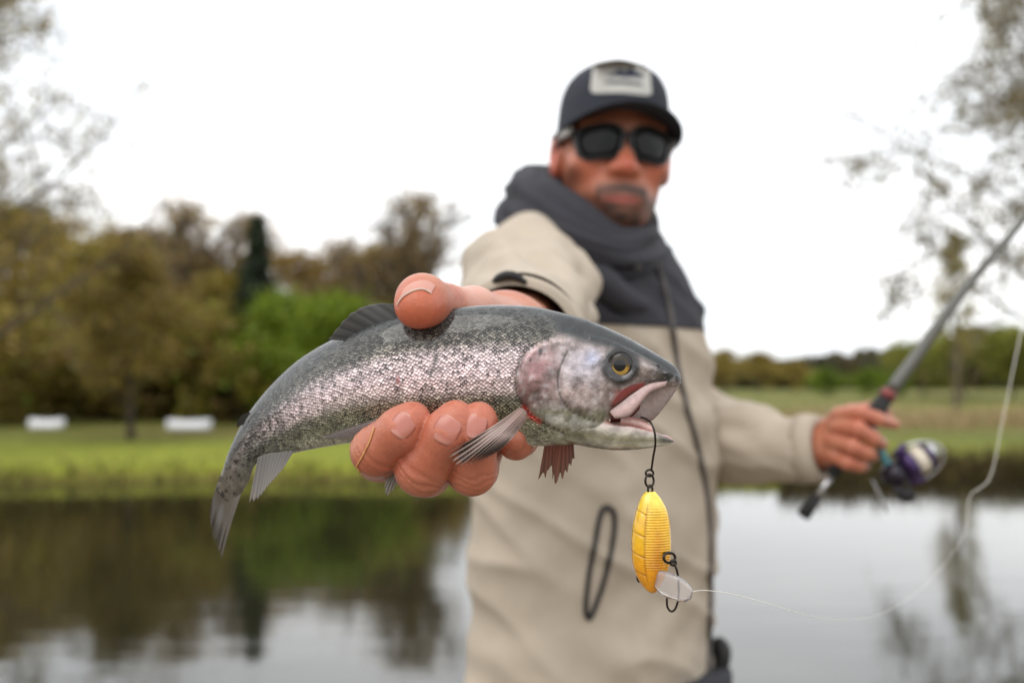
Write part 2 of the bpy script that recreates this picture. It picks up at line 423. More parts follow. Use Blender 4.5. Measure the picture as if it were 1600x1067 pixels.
def make_spruce(seed, H, R0, cols):
    r = np.random.default_rng(seed); wood = MB(); LP = []; LD = []
    wood.add(*tube([(0, 0, -.2), (0, 0, H * .5), (0, 0, H)], [H * .014, H * .008, .01], 7))
    z = H * .08
    while z < H * .99:
        R = R0 * (1 - z / H) ** 1.05 + .02
        for k in range(9):
            az = r.uniform(0, 6.28); Lb = R * r.uniform(.75, 1.1)
            lb = limb_pts(r, (0, 0, z), (math.cos(az), math.sin(az), -.05), Lb, 4, -.25, .05)
            wood.add(*tube(lb, np.linspace(.02, .005, 5), 3))
            n = int(18 + 50 * Lb); q = r.uniform(.05, 4, n); j = np.minimum(q.astype(int), 3)
            LP.append(lb[j] + (lb[j + 1] - lb[j]) * (q - j)[:, None] + r.normal(0, .07, (n, 3)) * np.array([1, 1, .6]) - np.array([0, 0, .05]))
        z += H * .032
    LP = np.vstack(LP); n = len(LP); a = r.normal(0, 1, (n, 3)); a[:, 2] -= .7; a /= np.linalg.norm(a, axis=1)[:, None]
    bq = np.cross(a, r.normal(0, 1, (n, 3))); bq /= np.linalg.norm(bq, axis=1)[:, None]; sz = .11 * r.uniform(.6, 1.4, n)[:, None]
    V = np.stack([LP - a * sz, LP + bq * sz * .3, LP + a * sz, LP - bq * sz * .3], 1).reshape(-1, 3)
    c = np.asarray([s2l(c) for c in cols])[r.integers(0, len(cols), n)] * r.uniform(.65, 1.3, n)[:, None]
    return wood.mesh('trunk'), mesh_np('crown', V, np.arange(4 * n).reshape(-1, 4), False, np.repeat(c, 4, 0))
OLIVE = [(158, 142, 58), (166, 150, 66), (142, 122, 58), (160, 134, 70)]
BROWN = [(158, 130, 82), (144, 118, 72), (166, 144, 90)]
GREEN = [(124, 144, 30), (108, 130, 26), (136, 152, 44)]
BIRCH = [(120, 106, 66), (136, 122, 74), (104, 92, 62)]
DKGR = [(52, 64, 44), (44, 56, 40), (62, 72, 48)]
ARCH = {
 'olive': make_tree(11, 6.0, 2.5, 20, 7, 5, 11, .085, OLIVE, .12, (10, 60), .5, lspread=.3),
 'olive2': make_tree(12, 6.0, 2.4, 20, 7, 5, 11, .085, OLIVE + BROWN, .2, (10, 60), .5, lspread=.3),
 'brown': make_tree(13, 6.0, 2.2, 20, 7, 5, 7, .075, BROWN + OLIVE, .15, (20, 65), .6, lspread=.3),
 'bare': make_tree(14, 6.0, 1.9, 20, 8, 8, 2.4, .05, BROWN, .25, (30, 70), .7, lspread=.4, r0=.3),
 'bush': make_tree(15, 3.2, 1.8, 18, 7, 5, 12, .075, GREEN, .04, (10, 65), .5, r0=.05, lspread=.3),
 'spruce': make_spruce(16, 6.0, 1.5, DKGR),
 'shrub': make_tree(17, 2.2, 1.4, 16, 6, 5, 10, .08, OLIVE + BROWN + [(130, 146, 48)], .03, (5, 50), .4, r0=.04),
}
def put_tree(kind, px, d, H, label, cat='tree', group=None, name=None, tint=(1, 1, 1), rot=None, wide=1., bark=None):
    x = (px - 800) / F * d; z = float(ground_z(x, d))
    wm_, cm = ARCH[kind]
    h0 = max(v.co.z for v in wm_.vertices) if kind not in HT else HT[kind]; HT[kind] = h0
    s = H / h0
    o = thing(name or {'spruce': 'spruce_tree', 'bush': 'bush', 'shrub': 'shrub', 'bare': 'bare_tree'}.get(kind, 'broadleaf_tree'), label, cat, (x, d, z - .02), group)
    o.scale = (s * wide, s * wide, s); o.rotation_euler = (0, 0, rot if rot is not None else px * .37 + d)
    if bark: wm_ = wm_.copy(); wm_.materials.clear()
    a = obj('trunk', wm_, bark or m_bark, o); c = obj('crown', cm, m_leaf, o); c.color = tint + (1,)
    return o
HT = {}
G1 = 'trees in the wood beyond the pond'
# the wood on the far left bank, back row first: kind, px, distance, height, tint, width
wood_rows = [
 ('olive', -70, 41, 8.0, (.9, .9, .85), 1.2, 'olive tree at the open end of the wood behind the arching tall tree'),
 ('olive2', 20, 39, 8.2, (.95, .95, .75), 1.2, 'big olive tree standing behind the smaller white boat'),
 ('brown', 95, 43, 8.4, (1, .97, .8), 1.2, 'tall brown-olive tree just to the side of the cottage'),
 ('olive', 150, 38, 7.4, (.95, 1, .75), 1.15, 'yellow-olive tree standing in front of the cottage'),
 ('olive2', 215, 41, 7.6, (.95, .95, .8), 1.15, 'olive tree rising right behind the lone leaning tree'),
 ('bare', 262, 38, 8.8, (1, 1, 1), 1.3, 'thin bare tree between the lone leaning tree and the bigger white boat'),
 ('bare', 318, 41, 8.4, (1, 1, 1), 1.3, 'thin bare tree standing behind the bigger white boat'),
 ('brown', 290, 44, 6.8, (.95, .9, .8), 1.3, 'brown budding tree in the back row behind the bigger white boat'),
 ('olive', 345, 37, 6.0, (.85, .88, .8), 1.2, 'olive tree leaning its crown against the spruce'),
 ('brown', 385, 42, 5.8, (.95, .9, .8), 1.2, 'brownish tree hidden partly behind the spruce'),
 ('brown', 455, 40, 6.6, (1, .92, .85), 1.3, 'brownish tree standing between the spruce and the wide green bush'),
 ('bare', 505, 42, 7.6, (1, 1, 1), 1.2, 'bare twiggy tree above the wide green bush'),
 ('brown', 560, 43, 6.9, (.95, .9, .8), 1.1, 'brown tree behind the dorsal fin of the fish'),
 ('bare', 600, 38, 9.0, (.9, .9, .9), 1.3, 'tallest bare twiggy tree near the outer end of the wood, above the thumb'),
 ('olive2', 622, 41, 6.9, (.9, .87, .75), 1.1, 'olive-brown tree beneath the tallest bare twigs, next to the thumb'),
 ('brown', 655, 43, 6.0, (.9, .87, .8), .9, 'last brown tree of the wood, beside the sleeve')]
for k, px, d, H, tint, wd, lb in wood_rows:
    put_tree(k, px, d, H, lb, 'tree', G1, tint=tint, wide=wd)
put_tree('spruce', 401, 35, 7.4, 'dark pointed spruce rising above the wood across the pond', wide=1.15)
put_tree('olive2', 208, 26.5, 5.0, 'lone tree with a dark trunk on the mown far bank', tint=(.8, .8, .72), wide=1.2, bark=M('dark_bark', rgb(58, 48, 40), .9, noise=(6, .3)))
put_tree('bush', 438, 33, 4.3, 'tall bright green bush in front of the spruce', 'bush', wide=.9)
put_tree('bush', 525, 33, 4.2, 'wide bright green bush behind the fish, spreading low', 'bush', wide=1.3)
for i, (px, d, H, tn, lb) in enumerate([
 (-50, 32, 3.6, (.85, .85, .75), 'olive shrub under the arching tall tree'), (25, 36, 4.0, (.85, .95, .65), 'green-olive shrub behind the smaller white boat'),
 (105, 37, 3.6, (.95, .95, .75), 'olive shrub in front of the cottage wall'), (172, 39, 3.4, (.85, .85, .75), 'olive shrub at the cottage corner'),
 (240, 36, 3.9, (.8, .8, .7), 'dark olive shrub behind the lone tree trunk'), (300, 39.5, 3.8, (.85, .9, .7), 'green-olive shrub right behind the bigger white boat'),
 (352, 35, 4.0, (.85, 1, .62), 'greenish tall shrub between the bigger white boat and the tail of the fish'), (395, 34.5, 3.4, (.8, .78, .7), 'brown shrub at the foot of the spruce'),
 (470, 37, 3.8, (.85, .85, .75), 'olive shrub between the two bright green bushes'), (590, 36, 3.8, (.85, .78, .65), 'brown shrub behind the dorsal fin'), (650, 37, 3.3, (.85, .78, .65), 'brown shrub at the outer end of the wood'),
 (-10, 44, 4.6, (.8, .8, .7), 'tall dark shrub in the back row behind the smaller boat'), (215, 45, 4.6, (.8, .8, .7), 'tall dark shrub in the back row beyond the cottage'), (330, 45, 4.6, (.8, .75, .7), 'tall dark shrub in the back row behind the bare trees'),
 (430, 44, 4.4, (.8, .75, .7), 'tall dark shrub in the back row behind the spruce'), (520, 45, 4.4, (.8, .75, .7), 'tall dark shrub in the back row behind the wide bush'), (610, 45, 4.2, (.8, .75, .7), 'tall dark shrub in the back row under the tallest bare tree')]):
    put_tree('shrub', px, d, H, lb, 'shrub', 'undergrowth shrubs beneath the wood', tint=tn, wide=1.25)
# the two big trees whose trunks stand outside the picture
ARCH['big'] = make_tree(21, 13.0, 4.4, 36, 9, 6, 4.5, .075, BIRCH + OLIVE, .18, (15, 60), .45, .2, r0=.2, lspread=.22)
put_tree('big', -72, 21.0, 13.2, 'tall sparse tree with fine arching branches at the left end of the pond', name='tall_tree', rot=.6)
ARCH['birch'] = make_tree(22, 12.0, 5.0, 32, 9, 6, 9, .075, BIRCH, .22, (10, 50), .25, .55, r0=.17, lspread=.22)
put_tree('birch', 1640, 21, 12.0, 'drooping birch hanging its twigs over the right end of the pond', name='birch_tree', rot=2.2, bark=m_bark_pale)
# right bank
ARCH['slim'] = make_tree(23, 7.0, 1.3, 12, 6, 5, 7, .07, OLIVE + [(130, 140, 60)], .35, (25, 65), .5)
put_tree('slim', 1490, 40, 7.2, 'slim sparse tree standing alone behind the fishing rod', name='slender_tree')
LG = [(134, 140, 50), (122, 126, 44), (140, 136, 62)]
ARCH['pale'] = make_tree(24, 4.0, 2.4, 14, 6, 5, 13, .09, LG, .05, (10, 50), .4, r0=.06)
for px, d, H, wd, lb in [(1440, 62, 3.6, 1.3, 'yellow-green bushy tree just behind the rod blank'), (1505, 58, 4.4, 1.4, 'yellow-green bushy tree at the foot of the slender tree'), (1580, 60, 4.4, 1.4, 'yellow-green bushy tree right behind the fishing line'), (1650, 58, 4.6, 1.2, 'yellow-green bushy tree under the birch, beyond the fishing line')]:
    put_tree('pale', px, d, H, lb, 'tree', 'yellow-green trees in the right meadow', wide=wd, name='meadow_tree')
for px, d, H, wd, lb in [(1135, 85, 4.2, 1.2, 'small olive tree at the far side of the meadow, next to the jacket'), (1185, 88, 4.0, 1.3, 'small olive tree above the sleeve at the far side of the meadow'), (1240, 86, 3.0, 1.4, 'lowest small olive tree above the cuff at the far side of the meadow')]:
    put_tree('olive', px, d, H, lb, 'tree', 'small trees at the far side of the meadow', wide=wd * 1.4, name='meadow_tree')
for px, d, H, wd, lb in [(1290, 70, 1.9, 1.4, 'low green bush in the meadow above the wrist of the rod hand'), (1360, 66, 1.8, 1.5, 'low green bush in the meadow beside the fore grip of the rod'), (1405, 60, 1.7, 1.2, 'low green bush in the meadow behind the lower rod blank')]:
    put_tree('bush', px, d, H, lb, 'bush', 'low bushes in the meadow', wide=wd, tint=(.8, .85, .8))
# far wooded ridge: reads as one mass
r = np.random.default_rng(31); wv = []; wc = []
dk = np.asarray([s2l(c) for c in [(82, 80, 54), (98, 86, 58), (72, 76, 52), (106, 94, 60)]])
for k in range(420):
    x = r.uniform(-45, 130); y = r.uniform(150, 185); h = r.uniform(6, 8.2) * (.8 + .22 * math.sin(x * .07 + 2)) + .012 * max(0, x - 30)
    w = r.uniform(1.6, 3); n = 150
    q = r.normal(0, 1, (n, 3)); q /= np.linalg.norm(q, axis=1)[:, None]; q *= r.uniform(.55, 1, n)[:, None] ** .5
    p = np.array([x, y, float(ground_z(x, y)) + h * .5]) + q * np.array([w, w, h * .52])
    wv.append(p); wc.append(dk[r.integers(0, 4)] * r.uniform(.75, 1.25, (n, 1)))
LPf = np.vstack(wv); cc = np.vstack(wc); n = len(LPf)
a = r.normal(0, 1, (n, 3)); a /= np.linalg.norm(a, axis=1)[:, None]; bq = np.cross(a, r.normal(0, 1, (n, 3))); bq /= np.linalg.norm(bq, axis=1)[:, None]
sz = r.uniform(.35, .75, n)[:, None]
V = np.stack([LPf - a * sz, LPf + bq * sz, LPf + a * sz, LPf - bq * sz], 1).reshape(-1, 3)
o = obj('distant_wood', mesh_np('distant_wood', V, np.arange(4 * n).reshape(-1, 4), False, np.repeat(cc, 4, 0)), m_leaf)
o['kind'] = 'stuff'; o['label'] = 'dark wooded ridge along the horizon on the right'

# white boats lying on the far meadow, and a pale cottage behind the trees
m_white = M('white_paint', rgb(225, 226, 228), .5, noise=(5, .08))
m_wall = M('render_wall', rgb(196, 194, 190), .9, noise=(3, .1)); m_roof = M('slate', rgb(96, 88, 84), .8, noise=(4, .2))
m_pane = M('window_glass', rgb(50, 56, 62), .1, noise=(2, .1))
def boat(px, d, Lb, label):
    x = (px - 800) / F * d; z = float(ground_z(x, d)); R_ = []
    for t_ in np.linspace(0, 1, 15):
        w = .42 * Lb / 1.9 * math.sin(math.pi * (.12 + .86 * t_) ** 1.3) ** .6 + .01; hgt = .30 - .05 * math.sin(math.pi * t_)
        a_ = np.linspace(0, np.pi, 13)
        ring = [((t_ - .5) * Lb, w * math.cos(q), .02 + hgt * math.sin(q) ** .7) for q in a_]
        R_.append(ring)
    V_, F_ = loft(R_)
    o_ = thing('rowing_boat', label, 'boat', (x, d, z), 'white boats on the far meadow'); o_.rotation_euler = (0, 0, .15)
    obj('hull', mesh_np('hull', V_, F_), m_white, o_)
    K = tube([((-.46) * Lb, 0, .31), (0, 0, .265), (.46 * Lb, 0, .31)], .025, 6); obj('keel', mesh_np('keel', *K), m_white, o_)
boat(297, 30.5, 1.3, 'small white upturned boat beside the lone tree on the far bank')
boat(75, 31, 1.05, 'smaller white upturned boat among the shrubs')
def box(c, s):
    c = np.array(c); s = np.array(s) / 2
    V_ = np.array([[x, y, z] for x in (-1, 1) for y in (-1, 1) for z in (-1, 1)]) * s + c
    return V_, [(0, 1, 3, 2), (4, 6, 7, 5), (0, 4, 5, 1), (2, 3, 7, 6), (0, 2, 6, 4), (1, 5, 7, 3)]
cx = (150 - 800) / F * 47
co_ = thing('cottage', 'pale rendered cottage half hidden behind the wood', 'building', (cx, 47, float(ground_z(cx, 47)) - .05))
obj('wall', mesh_np('wall', *box((0, 0, 1.2), (3.6, 3, 2.4)), False), m_wall, co_)
V_ = np.array([[x, y, z] for x in (-2.05, 2.05) for (y, z) in ((-1.8, 2.3), (1.8, 2.3), (0, 3.5))])
obj('roof', mesh_np('roof', V_, [(0, 2, 1), (3, 4, 5), (0, 3, 5, 2), (1, 2, 5, 4), (0, 1, 4, 3)], False), m_roof, co_)
for wx_ in (-1.1, 1.1):
    w_ = obj('window', mesh_np('window', *box((wx_, -1.52, 1.3), (.8, .1, 1.0)), False), m_white, co_)
    obj('pane', mesh_np('pane', *box((wx_, -1.56, 1.3), (.66, .06, .86)), False), m_pane, w_)
d_ = obj('door', mesh_np('door', *box((0, -1.52, .95), (.8, .1, 1.9)), False), m_roof, co_)

# ------------------------------------------------------------------ the trout
D0 = 0.54; PS = D0 / F            # metres per picture pixel at the fish
FISH = thing('trout', 'silver-pink rainbow trout with open mouth held sideways in the outstretched hand', 'fish', P(700, 700, D0))
def fish_depth(a): return D0 + 0.055 * sstep(620, 330, np.asarray(a, float)) ** 1.0 - .004 * sstep(850, 1060, np.asarray(a, float))
ribs = np.array([   # top x, y, bottom x, y, half thickness (px)
 (337, 766, 364, 792, 1.2), (347, 737, 388, 752, 9), (355, 712, 397, 729, 12), (366, 686, 410, 716, 15), (381, 657, 430, 712, 19), (402, 627, 461, 707, 24),
 (430, 595, 502, 699, 29), (467, 562, 546, 692, 35), (515, 533, 586, 692, 40), (562, 513, 624, 694, 44), (617, 497, 662, 696, 47),
 (665, 487, 701, 698, 49), (710, 481, 736, 699, 50), (757, 477, 771, 700, 51), (803, 477, 806, 699, 51), (838, 479.5, 840, 697, 50),
 (868, 486, 872, 696, 49), (906, 496, 904, 693, 46), (933, 505.5, 930, 684, 43), (957, 516, 951, 655, 40), (982, 528, 975, 627, 36),
 (1006, 541, 999, 609, 31), (1030, 555.5, 1024, 602, 25), (1047, 566, 1042, 602, 19), (1057, 575, 1053, 603, 13), (1062, 583, 1060, 603, 7), (1064, 592, 1064, 598, 2)])
NS, NR = 560, 128
Rb = crom(ribs, NS)
phi = np.linspace(0, 2 * np.pi, NR, endpoint=False)
nn = np.cos(phi); lat = np.sign(np.sin(phi)) * np.abs(np.sin(phi)) ** .88 * (1 - .07 * nn)
def fish_rings(Rb):
    c = (Rb[:, 0:2] + Rb[:, 2:4]) / 2; hv = (Rb[:, 0:2] - Rb[:, 2:4]) / 2
    a = c[:, None, 0] + nn[None] * hv[:, None, 0]; bpx = c[:, None, 1] + nn[None] * hv[:, None, 1]
    l = lat[None] * Rb[:, 4][:, None]                      # + is away from the camera
    return a, bpx, l
def to_world(a, bpx, l):
    d = fish_depth(a)
    base = CAM + d[..., None] * (FW + ((a - 800) / F)[..., None] * RT - ((bpx - 533.5) / F)[..., None] * UP)
    # thickness leans with the bend of the tail
    return base + (l * PS)[..., None] * FW
fa, fb, fl = fish_rings(Rb)
def polydist(a, b, poly):
    best = np.full(a.shape, 1e9); 
    for (x0, y0), (x1, y1) in zip(poly[:-1], poly[1:]):
        dx, dy = x1 - x0, y1 - y0; t_ = np.clip(((a - x0) * dx + (b - y0) * dy) / (dx * dx + dy * dy), 0, 1)
        best = np.minimum(best, np.hypot(a - x0 - t_ * dx, b - y0 - t_ * dy))
    return best
oper = crom([(915, 524), (892, 522), (868, 527), (842, 535), (822, 550), (810, 570), (806, 592), (810, 616), (822, 636), (842, 653), (872, 668), (905, 682)], 60)
oper_x = np.interp(fb, oper[5:, 1], oper[5:, 0])           # the rear edge at this height
oper_up = np.interp(fa, [800, 806, 810, 822, 842, 868, 892, 915, 960, 1064], [700, 592, 570, 550, 535, 527, 522, 524, 535, 590])
side_in = np.where(fb < 592, fb > oper_up, fa > oper_x) & (fb < 690)
dist_o = polydist(fa, fb, oper)
facing = np.abs(np.sin(phi))[None] ** .5
inn = np.where(side_in, sstep(0, 6, dist_o), 0)
fade = sstep(200, 40, dist_o)
preop = crom([(884, 548), (872, 575), (869, 600), (876, 622), (892, 640), (925, 655)], 40)
dp = polydist(fa, fb, preop)
bulge = inn * fade * 5.0 - np.where(~side_in, np.exp(-(dist_o / 4.0) ** 2) * 2.2 * (fb > 535), 0) - 1.3 * np.exp(-(dp / 2.2) ** 2) * inn + 1.2 * np.exp(-((dp - 9) / 7) ** 2) * inn * (fa > 880)
# cheek furrow beneath the eye and rays of the gill membrane
for q_ in range(5):
    y0 = 655 + q_ * 7
    ln = polydist(fa, fb, np.array([(840 + q_ * 8, y0 - 4), (880, y0 + 2 + q_), (925, y0 + 3 + q_ * 1.5)])); bulge = bulge - .8 * np.exp(-(ln / 1.6) ** 2)
eye_d = np.hypot(fa - 965, fb - 570)
bulge = bulge + 2.0 * np.exp(-((eye_d - 24) / 5) ** 2) - 4 * sstep(22, 12, eye_d)
fl2 = fl + np.sign(fl) * bulge * facing
FV = to_world(fa, fb, fl2)
# --- skin colour (pigment, plus reflection streaks painted on the head) in the fish's own height coordinate n (+1 back .. -1 belly)
N_ = np.broadcast_to(nn[None], fa.shape)
def C3(*c): return s2l(c)
bandn = [(-1.0, (196, 196, 182)), (-.82, (172, 172, 150)), (-.55, (120, 118, 92)), (-.3, (122, 118, 98)), (-.14, (206, 186, 182)), (.12, (228, 204, 206)), (.36, (216, 198, 198)),
         (.5, (128, 122, 112)), (.72, (88, 86, 80)), (1.0, (70, 74, 76))]
kn = np.array([q[0] for q in bandn]); kc = np.array([C3(*q[1]) for q in bandn])
colf = np.stack([np.interp(N_, kn, kc[:, k]) for k in range(3)], -1)
tailw = sstep(520, 380, fa); tailc = np.stack([np.interp(N_, [-1, -.3, .3, 1], [C3(*q)[k] for q in [(108, 114, 108), (96, 100, 94), (92, 86, 78), (56, 58, 58)]]) for k in range(3)], -1)
colf = mixc(colf, 0, np.zeros(fa.shape)) * (1 - .85 * tailw)[..., None] + tailc * (.85 * tailw)[..., None]
endw = sstep(50, 8, np.arange(NS))[:, None] * np.ones(fa.shape)
colf = mixc(colf, C3(104, 97, 87), .85 * endw)
# head
hd = np.where(side_in, 1.0, 0)
hd = np.maximum(hd, sstep(850, 880, fa))
topy = np.interp(fa, [800, 868, 935, 1000, 1064], [505, 522, 540, 560, 590])
hc = np.zeros(fa.shape + (3,)) + C3(160, 146, 142)
hc = mixc(hc, C3(172, 126, 128), np.exp(-(((fa - 838) / 30) ** 2 + ((fb - 575) / 40) ** 2)))
hc = mixc(hc, C3(104, 68, 60), .85 * np.exp(-(((fa - 826) / 20) ** 2 + ((fb - 615) / 28) ** 2)))
hc = mixc(hc, C3(226, 216, 226), .9 * np.exp(-(((fa - 905) / 26) ** 2 + ((fb - 572) / 26) ** 2)))
hc = mixc(hc, C3(160, 178, 220), .55 * np.exp(-(((fa - 922) / 12) ** 2 + ((fb - 560) / 12) ** 2)))
hc = mixc(hc, C3(196, 170, 164), .6 * np.exp(-(((fa - 900) / 30) ** 2 + ((fb - 610) / 16) ** 2)))
hc = mixc(hc, C3(150, 150, 128), sstep(628, 648, fb))
hc = mixc(hc, C3(206, 206, 196), .8 * np.exp(-((fb - 655 - (fa - 880) * .16) / 8) ** 2) * (fa > 850))
hc = mixc(hc, C3(112, 110, 86), .7 * np.exp(-((fb - 640 - (fa - 880) * .1) / 6) ** 2) * (fa > 840))
hc = mixc(hc, C3(40, 44, 46), sstep(10, -8, fb - topy))
hc = mixc(hc, C3(40, 43, 44), sstep(1000, 1040, fa) * sstep(604, 590, fb))
hc = mixc(hc, C3(64, 58, 52), .9 * np.exp(-(dp / 1.5) ** 2) * inn)
hc = mixc(hc, C3(52, 44, 40), .75 * sstep(34, 22, eye_d))
hc = mixc(hc, C3(150, 60, 50), sstep(940, 970, fa) * sstep(602, 612, fb) * .9)       # inside of the mouth
colf = colf * (1 - hd)[..., None] + hc * hd[..., None]
hn = np.array([mnoise.fractal(Vector((float(x), float(y), 0)) * .035, 1.0, 2.0, 5) for x, y in zip(fa[330:].ravel(), fb[330:].ravel())]).reshape(fa[330:].shape)
hn2 = np.array([mnoise.fractal(Vector((float(x) * 1.0, float(y) * 1.6, 9)) * .09, 1.0, 2.0, 4) for x, y in zip(fa[330:].ravel(), fb[330:].ravel())]).reshape(fa[330:].shape)
hw = hd[330:] * sstep(-4, 12, fb[330:] - topy[330:])
cc_ = colf[330:]
cc_ = mixc(cc_, C3(92, 74, 66), np.clip(hn * .9, 0, .55) * hw); cc_ = mixc(cc_, C3(226, 220, 222), np.clip(-hn2 * .8 - .1, 0, .45) * hw)  # brown mottling, plus pale and dark streaks painted as wet reflections
cc_ = mixc(cc_, C3(70, 66, 52), np.clip(hn2 * .9 - .15, 0, .5) * hw)
cc_ = mixc(cc_, C3(30, 32, 34), .8 * sstep(36, 25, eye_d[330:]))
colf[330:] = cc_
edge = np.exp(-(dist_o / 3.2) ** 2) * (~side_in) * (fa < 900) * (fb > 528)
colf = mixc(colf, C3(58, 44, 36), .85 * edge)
gill = np.exp(-(polydist(fa, fb, np.array([(818, 634), (828, 646), (842, 655)])) / 4.0) ** 2) * (fl < 0)
colf = mixc(colf, C3(196, 24, 20), .95 * gill)
colf = mixc(colf, C3(190, 30, 22), np.exp(-(np.hypot((fa - 627) / 2.5, (fb - 592) / 5)) ** 2) * .95 * (fl < 0))
colf = mixc(colf, C3(196, 120, 104), .45 * np.exp(-(np.hypot((fa - 660) / 70, (fb - 640) / 12)) ** 2))
colf = mixc(colf, C3(60, 74, 62), .7 * np.exp(-(polydist(fa, fb, np.array([(686, 555), (682, 572), (676, 586)])) / 3.) ** 2))
# loose dark flecks
rr = np.random.default_rng(5)
spots = [(rr.uniform(345, 800), rr.uniform(-.05, .95), rr.uniform(.8, 2.2)) for _ in range(110)] + [(rr.uniform(330, 440), rr.uniform(-.8, .95), rr.uniform(1, 2.4)) for _ in range(60)]
for sx_, sn_, sr_ in spots:
    i = int(np.argmin(np.abs((Rb[:, 0] + Rb[:, 2]) / 2 - sx_))); c = (Rb[i, 0:2] + Rb[i, 2:4]) / 2; hv = (Rb[i, 0:2] - Rb[i, 2:4]) / 2
    q = c + sn_ * hv; i0, i1 = max(0, i - 12), min(NS, i + 12)
    dd = np.hypot(fa[i0:i1] - q[0], (fb[i0:i1] - q[1]) * .8)
    colf[i0:i1] = mixc(colf[i0:i1], C3(36, 36, 34), .85 * sstep(sr_ + 1, sr_ - .6, dd))
for (x_, y_, r_) in [(843, 549, 3.5), (905, 500, 3), (880, 508, 2.4), (925, 520, 2.4), (948, 530, 2), (828, 562, 2)]:
    colf = mixc(colf, C3(44, 40, 38), .8 * sstep(r_ + 1.2, r_ - .6, np.hypot(fa - x_, fb - y_)))
# coordinates for the scale pattern: along the body, round the body (metres); third = how scaly
cen = to_world((Rb[:, 0] + Rb[:, 2]) / 2, (Rb[:, 1] + Rb[:, 3]) / 2, np.zeros(NS))
slen = np.r_[0, np.cumsum(np.linalg.norm(np.diff(cen, axis=0), axis=1))]
hh = np.hypot(Rb[:, 0] - Rb[:, 2], Rb[:, 1] - Rb[:, 3]) / 2 * PS
arc = np.where(phi > np.pi, 2 * np.pi - phi, phi)
sc_v = (arc[None] * hh[:, None])
scaly = (1 - np.clip(hd * 1.0, 0, 1)) * (1 - .7 * sstep(400, 350, fa)) * (1 - endw)
suv = np.stack([np.broadcast_to(slen[:, None], fa.shape), sc_v, scaly], -1)
V1, F1 = loft(FV)
def pad(A): return np.vstack([A.reshape(-1, A.shape[-1]), A[0].mean(0), A[-1].mean(0)])
speck = np.interp(N_, [-1, -.7, -.45, -.2, .05, .3, .5, .7, .85, 1], [0, .1, .35, .12, .08, .3, .8, .7, .35, .1])
speck = np.maximum(speck, .7 * np.exp(-(np.hypot((fa - 700) / 36, (fb - 515) / 26)) ** 2)); speck = np.maximum(speck, .5 * tailw)
C1 = pad(np.concatenate([colf, speck[..., None]], -1)); U1 = pad(suv)
# --- lower jaw: a trough that belongs to the same skin
jr = np.array([(872, 640, 884, 691, 37), (905, 637, 910, 697, 38), (935, 638, 936, 701, 36), (958, 643, 958, 703, 33), (982, 647, 981, 703, 28), (1005, 656, 1004, 701, 22),
               (1025, 666, 1024, 698, 15), (1041, 677, 1040, 695.5, 9), (1049, 684, 1048.5, 692.5, 5), (1053, 688, 1053, 690, 1.2)])
Jb = crom(jr, 160)
ja, jb_, jl = fish_rings(Jb)
dip = np.clip((nn - .35) / .65, 0, 1)[None] * sstep(920, 960, Jb[:, 0])[:, None] * sstep(1056, 1030, Jb[:, 0])[:, None]
jb2 = jb_ + dip ** 1.2 * (Jb[:, 3] - Jb[:, 1])[:, None] * .3
JV = to_world(ja, jb2, jl)
Nj = np.broadcast_to(nn[None], ja.shape)
jk = np.array([-1, -.7, -.35, 0, .3, .55, 1.0]); jc = np.array([C3(*q) for q in [(170, 166, 146), (212, 210, 198), (150, 146, 120), (176, 168, 152), (204, 186, 178), (206, 160, 150), (176, 92, 84)]])
colj = np.stack([np.interp(Nj, jk, jc[:, k]) for k in range(3)], -1)
colj = mixc(colj, C3(110, 108, 84), .6 * sstep(945, 900, ja))
colj = mixc(colj, C3(62, 62, 60), .85 * sstep(1010, 1045, ja) * sstep(.9, .2, np.abs(Nj - .1)))
colj = mixc(colj, C3(176, 40, 30), .8 * np.exp(-(np.hypot((ja - 960) / 18, (jb_ - 704) / 4)) ** 2))
V2, F2 = loft(JV)
UJ = np.zeros((len(V2), 3))
VV = np.vstack([V1, V2]); FF = F1 + [tuple(i + len(V1) for i in f) for f in F2]
m_fish = bpy.data.materials.new('trout_skin'); m_fish.use_nodes = True
t = m_fish.node_tree; b = t.nodes['Principled BSDF']; lk = t.links.new
ac = t.nodes.new('ShaderNodeAttribute'); ac.attribute_name = 'Col'; au = t.nodes.new('ShaderNodeAttribute'); au.attribute_name = 'suv'
mpu = t.nodes.new('ShaderNodeMapping'); mpu.inputs['Rotation'].default_value = (0, 0, math.radians(45)); mpu.inputs['Scale'].default_value = (600, 680, 0)
lk(au.outputs['Vector'], mpu.inputs['Vector'])
vo = t.nodes.new('ShaderNodeTexVoronoi'); vo.inputs['Scale'].default_value = 1; vo.inputs['Randomness'].default_value = .5; lk(mpu.outputs[0], vo.inputs['Vector'])
sp = t.nodes.new('ShaderNodeSeparateXYZ'); lk(au.outputs['Vector'], sp.inputs[0])
sepc = t.nodes.new('ShaderNodeSeparateColor'); lk(vo.outputs['Color'], sepc.inputs[0])
def math_(op, a, b_=None, c_=None):
    n = t.nodes.new('ShaderNodeMath'); n.operation = op
    for i, q in enumerate((a, b_, c_)):
        if q is None: continue
        if isinstance(q, (int, float)): n.inputs[i].default_value = q
        else: lk(q, n.inputs[i])
    return n.outputs[0]
big = t.nodes.new('ShaderNodeTexNoise'); big.inputs['Scale'].default_value = 90; big.inputs['Detail'].default_value = 3; lk(au.outputs['Vector'], big.inputs['Vector'])
edge_ = t.nodes.new('ShaderNodeMapRange'); edge_.inputs[1].default_value = .34; edge_.inputs[2].default_value = .66; edge_.inputs[3].default_value = 1.12; edge_.inputs[4].default_value = .58
lk(vo.outputs['Distance'], edge_.inputs[0])
dark_ = math_('LESS_THAN', sepc.outputs[2], math_('MULTIPLY', ac.outputs['Alpha'], .5))
